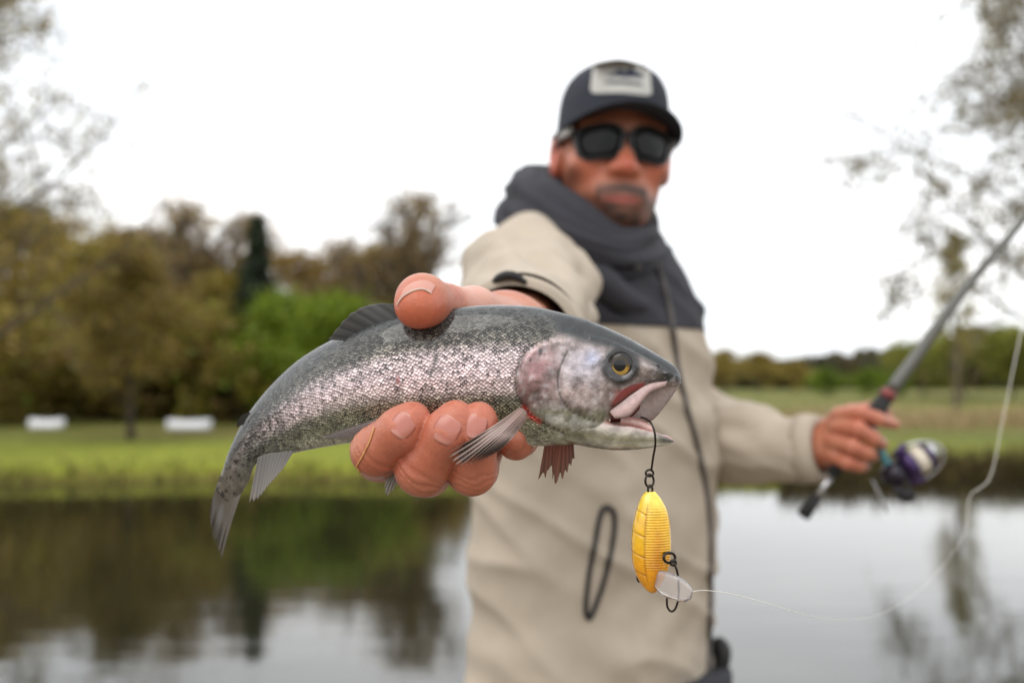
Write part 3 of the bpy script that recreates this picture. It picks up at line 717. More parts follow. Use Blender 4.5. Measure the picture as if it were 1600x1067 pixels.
half = math_('GREATER_THAN', vo.outputs['Distance'], .22)
rnd = math_('MULTIPLY', math_('MULTIPLY_ADD', sepc.outputs[0], .5, .75), math_('SUBTRACT', 1.0, math_('MULTIPLY', math_('MULTIPLY', dark_, half), .82)))
val = math_('MULTIPLY', edge_.outputs[0], rnd)
val = math_('MULTIPLY', val, math_('MULTIPLY_ADD', big.outputs['Fac'], .7, .68))
one = math_('SUBTRACT', 1.0, sp.outputs['Z']); val = math_('ADD', math_('MULTIPLY', val, sp.outputs['Z']), one)
vs = t.nodes.new('ShaderNodeVectorMath'); vs.operation = 'SCALE'; lk(ac.outputs['Color'], vs.inputs[0]); lk(val, vs.inputs['Scale'])
# fine mottling over the smooth head skin
mo = t.nodes.new('ShaderNodeTexNoise'); mo.inputs['Scale'].default_value = 170; mo.inputs['Detail'].default_value = 6
tcf = t.nodes.new('ShaderNodeTexCoord'); lk(tcf.outputs['Object'], mo.inputs['Vector'])
mr = t.nodes.new('ShaderNodeMapRange'); mr.inputs[1].default_value = .35; mr.inputs[2].default_value = .65; mr.inputs[3].default_value = .62; mr.inputs[4].default_value = 1.2; lk(mo.outputs['Fac'], mr.inputs[0])
vs2 = t.nodes.new('ShaderNodeVectorMath'); vs2.operation = 'SCALE'; lk(vs.outputs[0], vs2.inputs[0]); lk(mr.outputs[0], vs2.inputs['Scale'])
lk(vs2.outputs[0], b.inputs['Base Color'])
lk(math_('MULTIPLY_ADD', sp.outputs['Z'], .35, .22), b.inputs['Metallic'])
lk(math_('MULTIPLY_ADD', sepc.outputs[1], .22, .2), b.inputs['Roughness'])
lk(math_('MULTIPLY_ADD', sp.outputs['Z'], .4, .5), b.inputs['Coat Weight']); b.inputs['Coat Roughness'].default_value = .1
bp = t.nodes.new('ShaderNodeBump'); bp.inputs['Strength'].default_value = .8; bp.inputs['Distance'].default_value = .0009
hgt = math_('ADD', math_('MULTIPLY', math_('ADD', math_('MULTIPLY', vo.outputs['Distance'], -1.0), math_('MULTIPLY', sepc.outputs[2], .5)), sp.outputs['Z']), math_('MULTIPLY', mo.outputs['Fac'], 1.3))
lk(hgt, bp.inputs['Height']); lk(bp.outputs[0], b.inputs['Normal'])
colj_full = pad(np.concatenate([colj, np.zeros(ja.shape + (1,))], -1))
me = mesh_np('trout_body', VV, FF, True, np.vstack([C1, colj_full]), np.vstack([U1, UJ]))
part('body', me, m_fish, FISH)

# fins: a membrane carried by rays
m_fin = bpy.data.materials.new('fin_skin'); m_fin.use_nodes = True
t = m_fin.node_tree; b = t.nodes['Principled BSDF']; a_ = t.nodes.new('ShaderNodeAttribute'); a_.attribute_name = 'Col'
t.links.new(a_.outputs['Color'], b.inputs['Base Color']); b.inputs['Roughness'].default_value = .35; b.inputs['Coat Weight'].default_value = .3
tr = t.nodes.new('ShaderNodeBsdfTranslucent'); t.links.new(a_.outputs['Color'], tr.inputs['Color']); mxs = t.nodes.new('ShaderNodeMixShader'); mxs.inputs[0].default_value = .3
oo = [n for n in t.nodes if n.type == 'OUTPUT_MATERIAL'][0]
t.links.new(b.outputs[0], mxs.inputs[1]); t.links.new(tr.outputs[0], mxs.inputs[2]); t.links.new(mxs.outputs[0], oo.inputs[0])
def fin(name, base, tip, nray, c_base, c_tip, c_ray, split=.1, amp=.0004, bow=0.0, thick=.0007, label=None, seed=0):
    """base / tip: pixel + depth polylines, matched end to end"""
    r = np.random.default_rng(seed); per = 6; nu = nray * per + 1; nv = 22
    Bp = crom(base, nu); Tp = crom(tip, nu)
    u = np.linspace(0, nray, nu); fr = np.abs((u % 1) - .5) * 2            # 1 on a ray, 0 between rays
    fr = 1 - np.abs(np.cos(u * np.pi)) ** 2; ray = 1 - fr
    ln = 1 - split * fr * r.uniform(.4, 1.6, nray + 1)[np.minimum(u.astype(int), nray)]
    v = np.linspace(0, 1, nv)
    W_ = np.array([P(*p) for p in Bp]); T_ = np.array([P(*p) for p in Tp])
    pts = W_[None] + (T_ - W_)[None] * (v[:, None] * ln[None])[..., None]
    pts = pts - FW * (amp * (ray[None] - .5) * np.minimum(1, v * 4)[:, None])[..., None] - FW * (bow * np.sin(v * np.pi))[:, None, None]
    th = (thick * (1 - .75 * v))[:, None, None] * FW * .5
    A = (pts - th).reshape(-1, 3); B_ = (pts + th).reshape(-1, 3); n = len(A)
    Fc = grid_faces(nv, nu, False) + [tuple(i + n for i in f[::-1]) for f in grid_faces(nv, nu, False)]
    rim = [j for j in range(nu)] + [(i) * nu + nu - 1 for i in range(1, nv)] + [(nv - 1) * nu + j for j in range(nu - 2, -1, -1)] + [i * nu for i in range(nv - 2, 0, -1)]
    for q0, q1 in zip(rim, rim[1:] + rim[:1]): Fc.append((q1, q0, q0 + n, q1 + n))
    c = C3(*c_base)[None, None] * (1 - v)[:, None, None] + C3(*c_tip)[None, None] * v[:, None, None] + np.zeros((nv, nu, 3))
    c = mixc(c, C3(*c_ray), np.clip(.75 * (1 - ray)[None] ** 3 * np.ones((nv, 1)), 0, 1)); c = c * r.uniform(.85, 1.15, (1, nu, 1))
    c = c.reshape(-1, 3)
    return part(name, mesh_np(name, np.vstack([A, B_]), Fc, True, np.vstack([c, c])), m_fin, FISH, label)
dz = D0
fin('dorsal_fin', [(672, 492, dz), (635, 502, dz), (585, 514, dz), (540, 532, dz + .003)], [(634, 478, dz), (592, 474, dz), (550, 488, dz), (512, 531, dz + .004)], 8, (66, 68, 70), (92, 90, 86), (56, 56, 58), .03, amp=.00012)
fin('anal_fin', [(461, 702, dz + .028), (440, 706, dz + .03), (420, 708, dz + .034), (403, 714, dz + .037)], [(441, 734, dz + .026), (421, 757, dz + .028), (403, 780, dz + .032), (389, 786, dz + .036)], 10, (112, 108, 102), (136, 128, 120), (84, 80, 76), .06, amp=.0002, label='grey anal fin')
fin('tail_fin', [(344, 742, dz + .052), (354, 757, dz + .052), (365, 766, dz + .052), (378, 768, dz + .051)], [(327, 806, dz + .082), (331, 836, dz + .08), (336, 850, dz + .07), (346, 874, dz + .058)], 14, (116, 108, 98), (84, 76, 66), (62, 56, 50), .1, amp=.0002, bow=.003, label='dark spotted tail fin seen almost edge on')
fin('pelvic_fin', [(602, 650, dz - .016), (600, 657, dz - .016), (597, 664, dz - .0155), (594, 671, dz - .014)], [(500, 683, dz - .012), (508, 685, dz - .011), (524, 685, dz - .010), (540, 685, dz - .009)], 7, (160, 152, 150), (176, 170, 170), (90, 86, 88), .05, label='near pelvic fin lying along the belly')
fin('pelvic_fin', [(626, 694, dz + .004), (632, 696, dz + .004), (638, 697, dz + .005), (644, 697, dz + .006)], [(600, 752, dz + .002), (603, 774, dz + .002), (612, 768, dz + .003), (624, 752, dz + .004)], 6, (150, 144, 140), (190, 186, 180), (96, 92, 90), .1, label='far pelvic fin showing between two fingers')
fin('pectoral_fin', [(812, 636, dz - .021), (820, 640, dz - .021), (824, 646, dz - .0205), (823, 655, dz - .019)], [(697, 708, dz - .052), (714, 727, dz - .052), (743, 724, dz - .046), (776, 708, dz - .036)], 12, (190, 162, 150), (196, 178, 170), (104, 84, 78), .18, amp=.0004, bow=.014, label='near pectoral fin fanned over the ring finger')
fin('pectoral_fin', [(852, 688, dz + .004), (866, 690, dz + .004), (880, 690, dz + .004), (896, 688, dz + .004)], [(841, 749, dz + .006), (851, 748, dz + .006), (857, 734, dz + .006), (862, 730, dz + .006), (864, 756, dz + .006), (872, 754, dz + .006), (884, 742, dz + .005), (898, 716, dz + .004)], 9, (164, 92, 76), (128, 92, 78), (84, 56, 48), .16, amp=.0003, label='far pectoral fin, reddish and split, hanging below the gills')
fin('adipose_fin', [(392, 644, dz + .042), (388, 650, dz + .043), (384, 656, dz + .044), (381, 663, dz + .045)], [(380, 647, dz + .043), (375, 652, dz + .044), (371, 660, dz + .045), (369, 668, dz + .046)], 4, (60, 60, 58), (52, 50, 48), (44, 42, 40), .02, amp=.0001)
# upper jaw bones either side of the gape
def plate(name, poly_a, poly_b, l, col0, col1, mat, root, n=36, m=9, thick=3., label=None):
    A = crom(poly_a, n); B_ = crom(poly_b, n); v = np.linspace(0, 1, m)
    G_ = A[:, None] * (1 - v)[None, :, None] + B_[:, None] * v[None, :, None]
    dome = np.sin(v * np.pi)[None] ** .6 * np.sin(np.linspace(.12, 3.02, n))[:, None] ** .4
    lf = np.interp(np.linspace(0, 1, n), np.linspace(0, 1, len(l)), l)[:, None] * np.ones((1, m))
    sg = np.sign(l[0])
    Fr = to_world(G_[..., 0], G_[..., 1], lf + sg * dome * thick); Bk = to_world(G_[..., 0], G_[..., 1], lf - sg * 1.5)
    nv_ = n * m
    Fc = grid_faces(n, m, False) + [tuple(i + nv_ for i in f[::-1]) for f in grid_faces(n, m, False)]
    rim = list(range(m)) + [i * m + m - 1 for i in range(1, n)] + [(n - 1) * m + j for j in range(m - 2, -1, -1)] + [i * m for i in range(n - 2, 0, -1)]
    for q0, q1 in zip(rim, rim[1:] + rim[:1]): Fc.append((q1, q0, q0 + nv_, q1 + nv_))
    c = mixc(np.zeros((n, m, 3)) + C3(*col0), C3(*col1), np.clip(np.abs(v[None] - .5) * 2, 0, 1) ** 2 * np.ones((n, 1))).reshape(-1, 3)
    return part(name, mesh_np(name, np.vstack([Fr.reshape(-1, 3), Bk.reshape(-1, 3)]), Fc, True, np.vstack([c, c])), mat, root, label)
m_bone = M('jaw_skin', attr=True, rough=.28, metal=.1, noise=(400, .15), coat=(.5, .12), sss=(.1, (1, .5, .4), .002))
plate('upper_jaw_bone', [(1040, 594), (1010, 598), (985, 612), (964, 628), (948, 640)], [(1036, 603), (1012, 612), (994, 632), (978, 648), (957, 651)], [-20, -30, -36, -39, -39], (206, 176, 172), (126, 104, 100), m_bone, FISH)
plate('upper_jaw_bone', [(1060, 598), (1040, 598), (1010, 600), (985, 606), (955, 616)], [(1059, 608), (1044, 632), (1021, 660), (1000, 662), (958, 660)], [7, 18, 27, 31, 34], (208, 196, 192), (150, 136, 132), m_bone, FISH, thick=1.5, label='pale far jaw bone seen through the open mouth')
plate('tongue', [(970, 648), (990, 652), (1008, 659), (1022, 668)], [(968, 664), (990, 668), (1008, 674), (1020, 678)], [-4, -4, -3, -2], (214, 178, 168), (196, 140, 132), m_bone, FISH, thick=6.)
plate('mouth_lining', [(1010, 600), (992, 604), (975, 612), (955, 622)], [(1000, 640), (988, 652), (975, 660), (955, 660)], [8, 10, 12, 12], (132, 52, 46), (96, 40, 36), m_bone, FISH, thick=1., label='dark red lining at the back of the mouth')
# dark red skin behind the bone
plate('cheek_membrane', [(1004, 594), (985, 597), (968, 600), (955, 607)], [(1000, 606), (982, 614), (964, 628), (952, 634)], [-31, -34, -37, -38], (120, 44, 40), (84, 50, 46), m_bone, FISH, thick=.6)
# eye
def eye_mesh(cx_, cy_, l0, sgn):
    nr, na = 26, 48; rho = np.linspace(0, 1, nr); th = np.linspace(0, 2 * np.pi, na, endpoint=False)
    R_ = 22.5
    a = cx_ + R_ * rho[:, None] * np.cos(th)[None]; b_ = cy_ + R_ * .96 * rho[:, None] * np.sin(th)[None]
    l = (l0 + sgn * 9.5 * np.sqrt(np.clip(1 - rho ** 2, 0, 1)))[:, None] * np.ones((1, na)) - sgn * 4.5
    V_ = to_world(a, b_, l)
    gold = C3(176, 138, 62); dark = C3(22, 22, 24)
    c = np.zeros((nr, na, 3)) + dark
    ex = np.hypot(a - (cx_ - 1), b_ - cy_) / R_
    iris = sstep(.40, .44, ex) * sstep(.74, .62, ex)
    low = .06 + .94 * sstep(-.25, .7, np.sin(th))[None]
    c = mixc(c, gold, iris * low)
    c = mixc(c, C3(190, 160, 90), np.exp(-((ex - .44) / .03) ** 2) * .5 * low)
    c = mixc(c, C3(30, 31, 32), sstep(.66, .8, ex)); c = mixc(c, C3(44, 44, 42), sstep(.88, 1., ex))
    return mesh_np('eye', V_.reshape(-1, 3), grid_faces(nr, na), True, c.reshape(-1, 3))
m_eye = M('fish_eye', attr=True, rough=.3, noise=(500, .2), coat=(.6, .02), spec=.2)
ii = int(np.argmin(np.abs((Rb[:, 0] + Rb[:, 2]) / 2 - 965)))
def side_l(x_, y_):
    i = int(np.argmin(np.abs((Rb[:, 0] + Rb[:, 2]) / 2 - x_))); n_ = (y_ - (Rb[i, 1] + Rb[i, 3]) / 2) / ((Rb[i, 1] - Rb[i, 3]) / 2)
    s_ = math.sqrt(max(0, 1 - n_ * n_)); return Rb[i, 4] * s_ ** .88
le = side_l(965, 570)
part('eye', eye_mesh(965, 570, -le + 1.0, -1), m_eye, FISH); part('eye', eye_mesh(965, 570, le - 1.0, 1), m_eye, FISH)
# nostril
ln_ = side_l(1022, 572); 
V_, F_ = tube(to_world(np.array([1019., 1022, 1026]), np.array([573., 570, 572]), np.array([-ln_ - .5, -ln_ - 1, -ln_ - .5])), .0006, 6)
part('nostril', mesh_np('nostril', V_, F_), m_black, FISH)

# ------------------------------------------------------------------ the person
PERSON = thing('person', 'man in beige and black jacket, dark cap and sunglasses holding out a fish', 'person', (P(935, 600, 1.42)[0], P(935, 600, 1.42)[1], 0.0))
BODY = MB()
SK = C3(184, 122, 95)
def skin_color(V, red=None):
    c = np.zeros((len(V), 3)) + SK
    nz_ = np.array([mnoise.noise(Vector(v) * 55) for v in V]); c = mixc(c, C3(174, 92, 68), np.clip(.35 + .6 * nz_, 0, 1))
    return c
# --- right hand round the fish (bones as px, py, depth, radius in metres)
def B(L): return [(P(a, b_, d), r_) for a, b_, d, r_ in L]
fingers = {
 'index':  B([(644, 657, .5080, .0098), (628, 672, .5085, .0118), (588, 704, .517, .0128), (592, 716, .552, .0122), (640, 660, .592, .0135), (700, 560, .612, .016)]),
 'middle': B([(712, 655, .5050, .0098), (700, 676, .5050, .0122), (660, 732, .515, .0138), (668, 738, .556, .013), (700, 670, .597, .0138), (735, 565, .616, .016)]),
 'ring':   B([(748, 656, .5070, .0094), (744, 678, .5070, .0112), (737, 735, .517, .0124), (742, 733, .556, .0125), (762, 670, .598, .0135), (770, 570, .62, .016)]),
 'little': B([(800, 685, .532, .0078), (806, 690, .542, .0092), (812, 684, .572, .0105), (812, 650, .602, .0115), (806, 585, .624, .014)]),
}
thumb = B([(652, 478, .519, .0118), (660, 470, .528, .0133), (694, 478, .556, .0118), (740, 486, .584, .0135), (785, 508, .618, .018)])
palm = B([(700, 560, .612, .015), (785, 520, .650, .026), (735, 565, .616, .015), (790, 530, .652, .026), (770, 570, .62, .015), (795, 535, .655, .025), (806, 585, .624, .013), (800, 540, .658, .024)])
allp = [p for L_ in list(fingers.values()) + [thumb, palm] for p, _ in L_]
lo = np.min(allp, 0) - .02; hi = np.max(allp, 0) + .02
G_, ax = grid_pts(lo, hi + np.array([.02, .03, 0]), .00095)
pf = None
def chain(L_, k):
    f = None
    for (a, ra), (b_, rb) in zip(L_[:-1], L_[1:]):
        q = cone(G_, a, b_, ra, rb); f = q if f is None else smin(f, q, k)
    return f
for i in range(0, len(palm), 2):
    q = cone(G_, palm[i][0], palm[i + 1][0], palm[i][1], palm[i + 1][1]); pf = q if pf is None else smin(pf, q, .012)
wrist = [(P(792, 530, .655), .027), (P(800, 527, .74), .030), (P(810, 525, .83), .034)]
for (a, ra), (b_, rb) in zip(wrist[:-1], wrist[1:]): pf = smin(pf, cone(G_, a, b_, ra, rb), .01)
tq = chain(thumb, .006)
c0 = P(694, 478, .556); ax_ = thumb[1][0] - thumb[2][0]; ax_ /= np.linalg.norm(ax_); tt_ = (G_ - c0.astype(np.float32)) @ ax_.astype(np.float32)
for o_, am in ((0, .0010), (-.0036, .0009), (-.0075, .0007), (.0034, .0007)): tq = tq + am * np.exp(-((tt_ + .0008 * np.sin(G_[..., 2] * 500) - o_) / .0011) ** 2)
pf = smin(pf, tq, .012)
hand = pf
creases = {'index': (588, 704, .517), 'middle': (660, 732, .515), 'ring': (737, 735, .517)}
for nm, L_ in fingers.items():
    q = chain(L_, .004); 
    if nm in creases:                                  # wrinkles over the last joint
        c0 = P(*creases[nm]); ax_ = np.array(L_[1][0]) - np.array(L_[2][0]); ax_ /= np.linalg.norm(ax_)
        tt_ = (G_ - c0.astype(np.float32)) @ ax_.astype(np.float32)
        wob = .0012 * np.sin(G_[..., 0] * 420 + G_[..., 2] * 300)
        for o_, am in ((.000, .0009), (.0038, .0007), (-.0035, .0006)):
            q = q + am * np.exp(-((tt_ + wob - o_) / .0011) ** 2)
    hand = np.minimum(hand, smin(pf, q, .009))
hv, hq = nets(hand, ax); hv = relax(hv, hq, 2)
del hand, pf, G_
hcol = skin_color(hv)
# redder finger ends and knuckles, bounce light painted under the thumb, pale thumb shaft
for nm in ('index', 'middle', 'ring', 'little'):
    tip = fingers[nm][0][0]; dd = np.linalg.norm(hv - tip, axis=1); hcol = mixc(hcol, C3(184, 104, 80), .6 * sstep(.035, .01, dd))
    kn_ = fingers[nm][2][0]; dd = np.linalg.norm(hv - kn_, axis=1); hcol = mixc(hcol, C3(168, 92, 66), .55 * sstep(.026, .008, dd))
hcol = mixc(hcol, C3(190, 92, 60), .7 * sstep(.026, .010, np.linalg.norm(hv - P(648, 492, .512), axis=1)))  # warm bounce light painted into the underside of the thumb tip
hcol = mixc(hcol, C3(206, 156, 138), .75 * sstep(.03, .012, np.linalg.norm(hv - P(725, 455, .575), axis=1)))
hcol = mixc(hcol, C3(206, 156, 138), .6 * sstep(.03, .012, np.linalg.norm(hv - P(780, 462, .60), axis=1)))
BODY.add(hv, hq, hcol)
HBV = bvh_of(hv, hq)
# forearm and arm under the sleeve
V_, F_ = tube(pxs([(806, 525, .78), (818, 500, .95), (825, 455, 1.22), (875, 445, 1.40)]), [.031, .042, .052, .055], 16); BODY.add(V_, F_, SK)

# --- head, built in its own axes (x picture right, y towards the camera, z up), then turned
HC = P(957, 243, 1.42)
G_, ax = grid_pts((-.105, -.115, -.2), (.105, .15, .13), .0024)
h_ = ell(G_, (0, -.012, .035), (.077, .098, .09))
h_ = smin(h_, ell(G_, (0, .022, -.035), (.066, .068, .075)), .03)
h_ = smin(h_, ell(G_, (0, .045, -.082), (.044, .045, .032)), .03)
h_ = smin(h_, ell(G_, (0, .072, -.098), (.022, .018, .016)), .02)
for s_ in (-1, 1):
    h_ = smin(h_, ell(G_, (s_ * .042, .058, -.022), (.026, .026, .022)), .02)
    h_ = smin(h_, cone(G_, (s_ * .012, .083, .026), (s_ * .05, .066, .026), .011, .010), .012)
    h_ = smax(h_, -ell(G_, (s_ * .032, .093, .004), (.02, .014, .012)), .012)
    h_ = smin(h_, ell(G_, (s_ * .032, .071, .003), (.016, .014, .013)), .004)
    ear = ell(G_, (s_ * .079, -.008, -.004), (.011, .02, .034)); ear = smax(ear, -ell(G_, (s_ * .088, .002, 0), (.007, .011, .02)), .006)
    h_ = smin(h_, ear, .006)
nose = cone(G_, (0, .082, .012), (0, .108, -.03), .009, .0135)
for s_ in (-1, 1): nose = smin(nose, ell(G_, (s_ * .0135, .097, -.033), (.0095, .012, .009)), .008)
h_ = smin(h_, nose, .01)
h_ = smin(h_, ell(G_, (0, .083, -.062), (.026, .012, .018)), .015)
ul = np.minimum(cone(G_, (-.024, .083, -.070), (0, .0945, -.0668), .003, .0042), cone(G_, (.024, .083, -.070), (0, .0945, -.0668), .003, .0042))
ll = np.minimum(cone(G_, (-.021, .083, -.0735), (0, .093, -.0765), .003, .0052), cone(G_, (.021, .083, -.0735), (0, .093, -.0765), .003, .0052))
h_ = smin(h_, ul, .004); h_ = np.minimum(h_, smin(h_, ll, .004))
h_ = smin(h_, cone(G_, (0, -.02, -.05), (0, -.035, -.2), .056, .062), .03)
Hv, Hq = nets(h_, ax); Hv = relax(Hv, Hq, 2); del G_, h_
c = np.zeros((len(Hv), 3)) + C3(190, 122, 94)
nzv = np.array([mnoise.noise(Vector(v) * 40) for v in Hv])
x_, y_, z_ = Hv.T
c = mixc(c, C3(190, 96, 70), .6 * np.exp(-(((np.abs(x_) - .045) / .025) ** 2 + ((z_ + .03) / .025) ** 2)) * (y_ > 0))
c = mixc(c, C3(190, 88, 64), .7 * np.exp(-((x_ / .02) ** 2 + ((z_ + .03) / .018) ** 2)) * (y_ > .08))
c = mixc(c, C3(190, 80, 60), .6 * sstep(.07, .085, np.abs(x_)))
beard = sstep(-.052, -.078, z_) * sstep(-.03, .03, y_) * .74
beard = np.maximum(beard, .5 * sstep(.048, .062, np.abs(x_)) * sstep(-.02, -.04, z_) * sstep(-.01, .02, y_))
beard = np.maximum(beard, 1.0 * np.exp(-(((z_ + .0590 + 4 * x_ ** 2) / .0095) ** 2)) * sstep(.04, .032, np.abs(x_)) * (y_ > .06))
beard = np.maximum(beard, .85 * np.exp(-(((np.abs(x_) - .032) / .007) ** 2 + ((z_ + .072) / .016) ** 2)) * (y_ > .05))
beard = np.maximum(beard, .95 * np.exp(-((x_ / .02) ** 2 + ((z_ + .096) / .012) ** 2)) * (y_ > .06))
c = mixc(c, C3(34, 25, 20), np.clip(beard * (1.0 + .4 * nzv), 0, 1))
lips = sstep(.004, .001, np.abs(z_ + .0735) - .0032 + np.abs(x_) * .13) * (y_ > .076) * (np.abs(x_) < .025)
c = mixc(c, C3(180, 92, 82), .8 * lips)
c = mixc(c, C3(96, 40, 36), .9 * np.exp(-((z_ + .0718 - .1 * np.abs(x_) * 0) / .0018) ** 2) * (y_ > .07) * (np.abs(x_) < .024))
hair = sstep(.012, .028, z_) * sstep(.04, .015, y_) * (np.abs(x_) > .05) + sstep(-.02, .0, z_) * sstep(-.03, -.05, y_)
c = mixc(c, C3(40, 32, 28), np.clip(hair, 0, 1))
YAW, ROLL, HP = math.radians(5), math.radians(3), math.radians(-4)
def head_w(V):
    V = np.asarray(V, float).reshape(-1, 3)
    x, y, z = V.T
    y, z = y * math.cos(HP) - z * math.sin(HP), y * math.sin(HP) + z * math.cos(HP)
    x, z = x * math.cos(ROLL) + z * math.sin(ROLL), -x * math.sin(ROLL) + z * math.cos(ROLL)
    x, y = x * math.cos(YAW) + y * math.sin(YAW), -x * math.sin(YAW) + y * math.cos(YAW)
    return HC + np.stack([x, -y, z], -1)
# (the local axes are left-handed seen from the world: flip the faces)
BODY.add(head_w(Hv), Hq[:, ::-1], c)

# --- left hand round the rod grip
ROD_A = P(1262, 796, 1.36); ROD_B = P(1384, 622, 1.38)
rd = (ROD_B - ROD_A) / np.linalg.norm(ROD_B - ROD_A)
SL = 1.37 / F
LH = {}
def Bl(L_): return [(P(a, b_, d), r_) for a, b_, d, r_ in L_]
lf = [Bl([(1312, 648, 1.362, .0115), (1345, 645, 1.342, .0105), (1372, 655, 1.344, .0095), (1396, 662, 1.366, .0082)]),
      Bl([(1310, 668, 1.358, .0120), (1340, 670, 1.335, .0110), (1364, 685, 1.338, .0100), (1378, 694, 1.362, .0085)]),
      Bl([(1306, 690, 1.358, .0115), (1332, 698, 1.335, .0108), (1354, 708, 1.340, .0098), (1364, 712, 1.364, .0085)]),
      Bl([(1302, 712, 1.362, .0105), (1324, 722, 1.342, .0098), (1342, 727, 1.348, .0088), (1350, 728, 1.368, .0078)])]
lth = Bl([(1300, 668, 1.385, .014), (1330, 645, 1.402, .0118), (1362, 640, 1.402, .0108), (1384, 648, 1.396, .0092)])
lp = [(P(1308, 655, 1.37), P(1286, 690, 1.395), .013, .022), (P(1304, 690, 1.365), P(1284, 700, 1.395), .014, .022), (P(1300, 712, 1.37), P(1284, 706, 1.395), .012, .02), (P(1286, 698, 1.395), P(1240, 700, 1.42), .025, .028)]
pts = [p for L_ in lf + [lth] for p, _ in L_] + [q for w_ in lp for q in w_[:2]]
G_, ax = grid_pts(np.min(pts, 0) - .035, np.max(pts, 0) + .03, .0017)
pf = None
for a, b_, ra, rb in lp:
    q = cone(G_, a, b_, ra, rb); pf = q if pf is None else smin(pf, q, .012)
pf = smin(pf, chain(lth, .005), .01); hand = pf
for L_ in lf: hand = np.minimum(hand, smin(pf, chain(L_, .004), .007))
lv, lq = nets(hand, ax); lv = relax(lv, lq, 2); del G_, pf, hand
lc = skin_color(lv)
lc = mixc(lc, C3(206, 112, 90), .5 * sstep(1.0, 0, np.min([np.linalg.norm(lv - L_[1][0], axis=1) for L_ in lf], 0) / .02))
BODY.add(lv, lq, lc)
V_, F_ = tube(pxs([(1245, 700, 1.42), (1180, 700, 1.46), (1100, 680, 1.54), (1010, 520, 1.52)]), [.028, .036, .045, .055], 16); BODY.add(V_, F_, SK)
# trunk of the body inside the clothes, and the legs
def zr(z): return z
bx_, by_ = PERSON.location[0], PERSON.location[1] + .02
V_, F_ = tube([(bx_, by_, 1.45), (bx_, by_, 1.2), (bx_, by_, .9)], [.09, .12, .12], 20); BODY.add(V_, F_, SK)
for s_ in (-1, 1):
    V_, F_ = tube([(bx_ + s_ * .085, by_, .92), (bx_ + s_ * .1, by_ - .01, .5), (bx_ + s_ * .11, by_ + .01, .07)], [.08, .055, .04], 14); BODY.add(V_, F_, SK)
part('body', BODY.mesh('person_body'), m_skin, PERSON)

# --- fingernails lying on the finger ends
def nail(cx_, cy_, ang, w, l, label=None):
    ca, sa = math.cos(ang), math.sin(ang); n = 13; V_ = []; ok = True
    u = np.linspace(-1, 1, n); C_ = []
    g = []
    for i in u:
        for j in u:
            wj = w * (1 - .1 * (j < -.2) * (abs(j) - .2))
            # superellipse outline
            rx = i * (1 - .2 * j ** 4) * wj; ry = j * (1 - .2 * i ** 4) * l
            g.append((cx_ + rx * ca + ry * sa, cy_ + rx * sa - ry * ca, i, j))
    top = []; nr_ = []
    for a, b_, i, j in g:
        h, nm = hit(HBV, a, b_, 0)
        if h is None: return
        top.append(h); nr_.append(nm)
    top = np.array(top); nr_ = np.array(nr_); nm = nr_.mean(0); nm /= np.linalg.norm(nm)
    gi = np.array([(q[2], q[3]) for q in g])
    # fit a smooth plate: average height along the nail, curved across
    A = np.stack([np.ones(len(gi)), gi[:, 0], gi[:, 1], gi[:, 0] ** 2, gi[:, 1] ** 2], 1)
    hgt = (top - top.mean(0)) @ nm; cf = np.linalg.lstsq(A, hgt, rcond=None)[0]
    flat = top - ((top - top.mean(0)) @ nm)[:, None] * nm
    T_ = flat + ((A @ cf) + .0002 - .0004 * np.clip(np.abs(gi).max(1) - .6, 0, 1))[:, None] * nm; Bq = flat + ((A @ cf) - .0012)[:, None] * nm
    m_ = len(T_); Fc = grid_faces(n, n, False) + [tuple(k + m_ for k in f[::-1]) for f in grid_faces(n, n, False)]
    rim = list(range(n)) + [i * n + n - 1 for i in range(1, n)] + [(n - 1) * n + j for j in range(n - 2, -1, -1)] + [i * n for i in range(n - 2, 0, -1)]
    for q0, q1 in zip(rim, rim[1:] + rim[:1]): Fc.append((q1, q0, q0 + m_, q1 + m_))
    c = np.zeros((m_, 3)) + C3(180, 110, 94); c = mixc(c, C3(208, 164, 148), .8 * sstep(.8, .98, gi[:, 1])); c = mixc(c, C3(206, 150, 136), .5 * sstep(-.5, -.8, gi[:, 1]))
    c = mixc(c, C3(150, 80, 62), .8 * sstep(.8, 1., np.abs(gi[:, 0]))); c = mixc(c, C3(158, 88, 68), .7 * sstep(-.86, -1., gi[:, 1]))
    part('fingernail', mesh_np('fingernail', np.vstack([T_, Bq]), Fc, True, np.vstack([c, c])), m_nail, PERSON)
nail(629, 665, math.radians(38), 19, 20)
nail(698, 672, math.radians(27), 21, 23)
nail(744, 667, math.radians(10), 17, 20)
def thumb_nail():
    A = crom([(621, 476), (630, 464), (645, 455), (660, 452), (673, 458)], 18); B_ = crom([(632, 452), (642, 444), (655, 439), (668, 439), (680, 446)], 18); rows = []
    for v in np.linspace(0, 1, 9):
        rows.append([hit(HBV, *(p * (1 - v) + q * v), .0007)[0] for p, q in zip(A, B_)])
    if any(h is None for r_ in rows for h in r_): print('thumb nail missed'); return
    G_ = np.array(rows); edge = G_[0] - FW * .0006 + UP * .0002; G_ = np.vstack([(G_[0] - UP * .0007)[None], edge[None], G_])
    c = np.zeros(G_.shape) + C3(196, 140, 124); c[:2] = C3(226, 200, 186); c[-1] = C3(186, 120, 100)
    part('fingernail', mesh_np('fingernail', G_.reshape(-1, 3), grid_faces(len(G_), 18, False), True, c.reshape(-1, 3)), m_nail, PERSON)
thumb_nail()

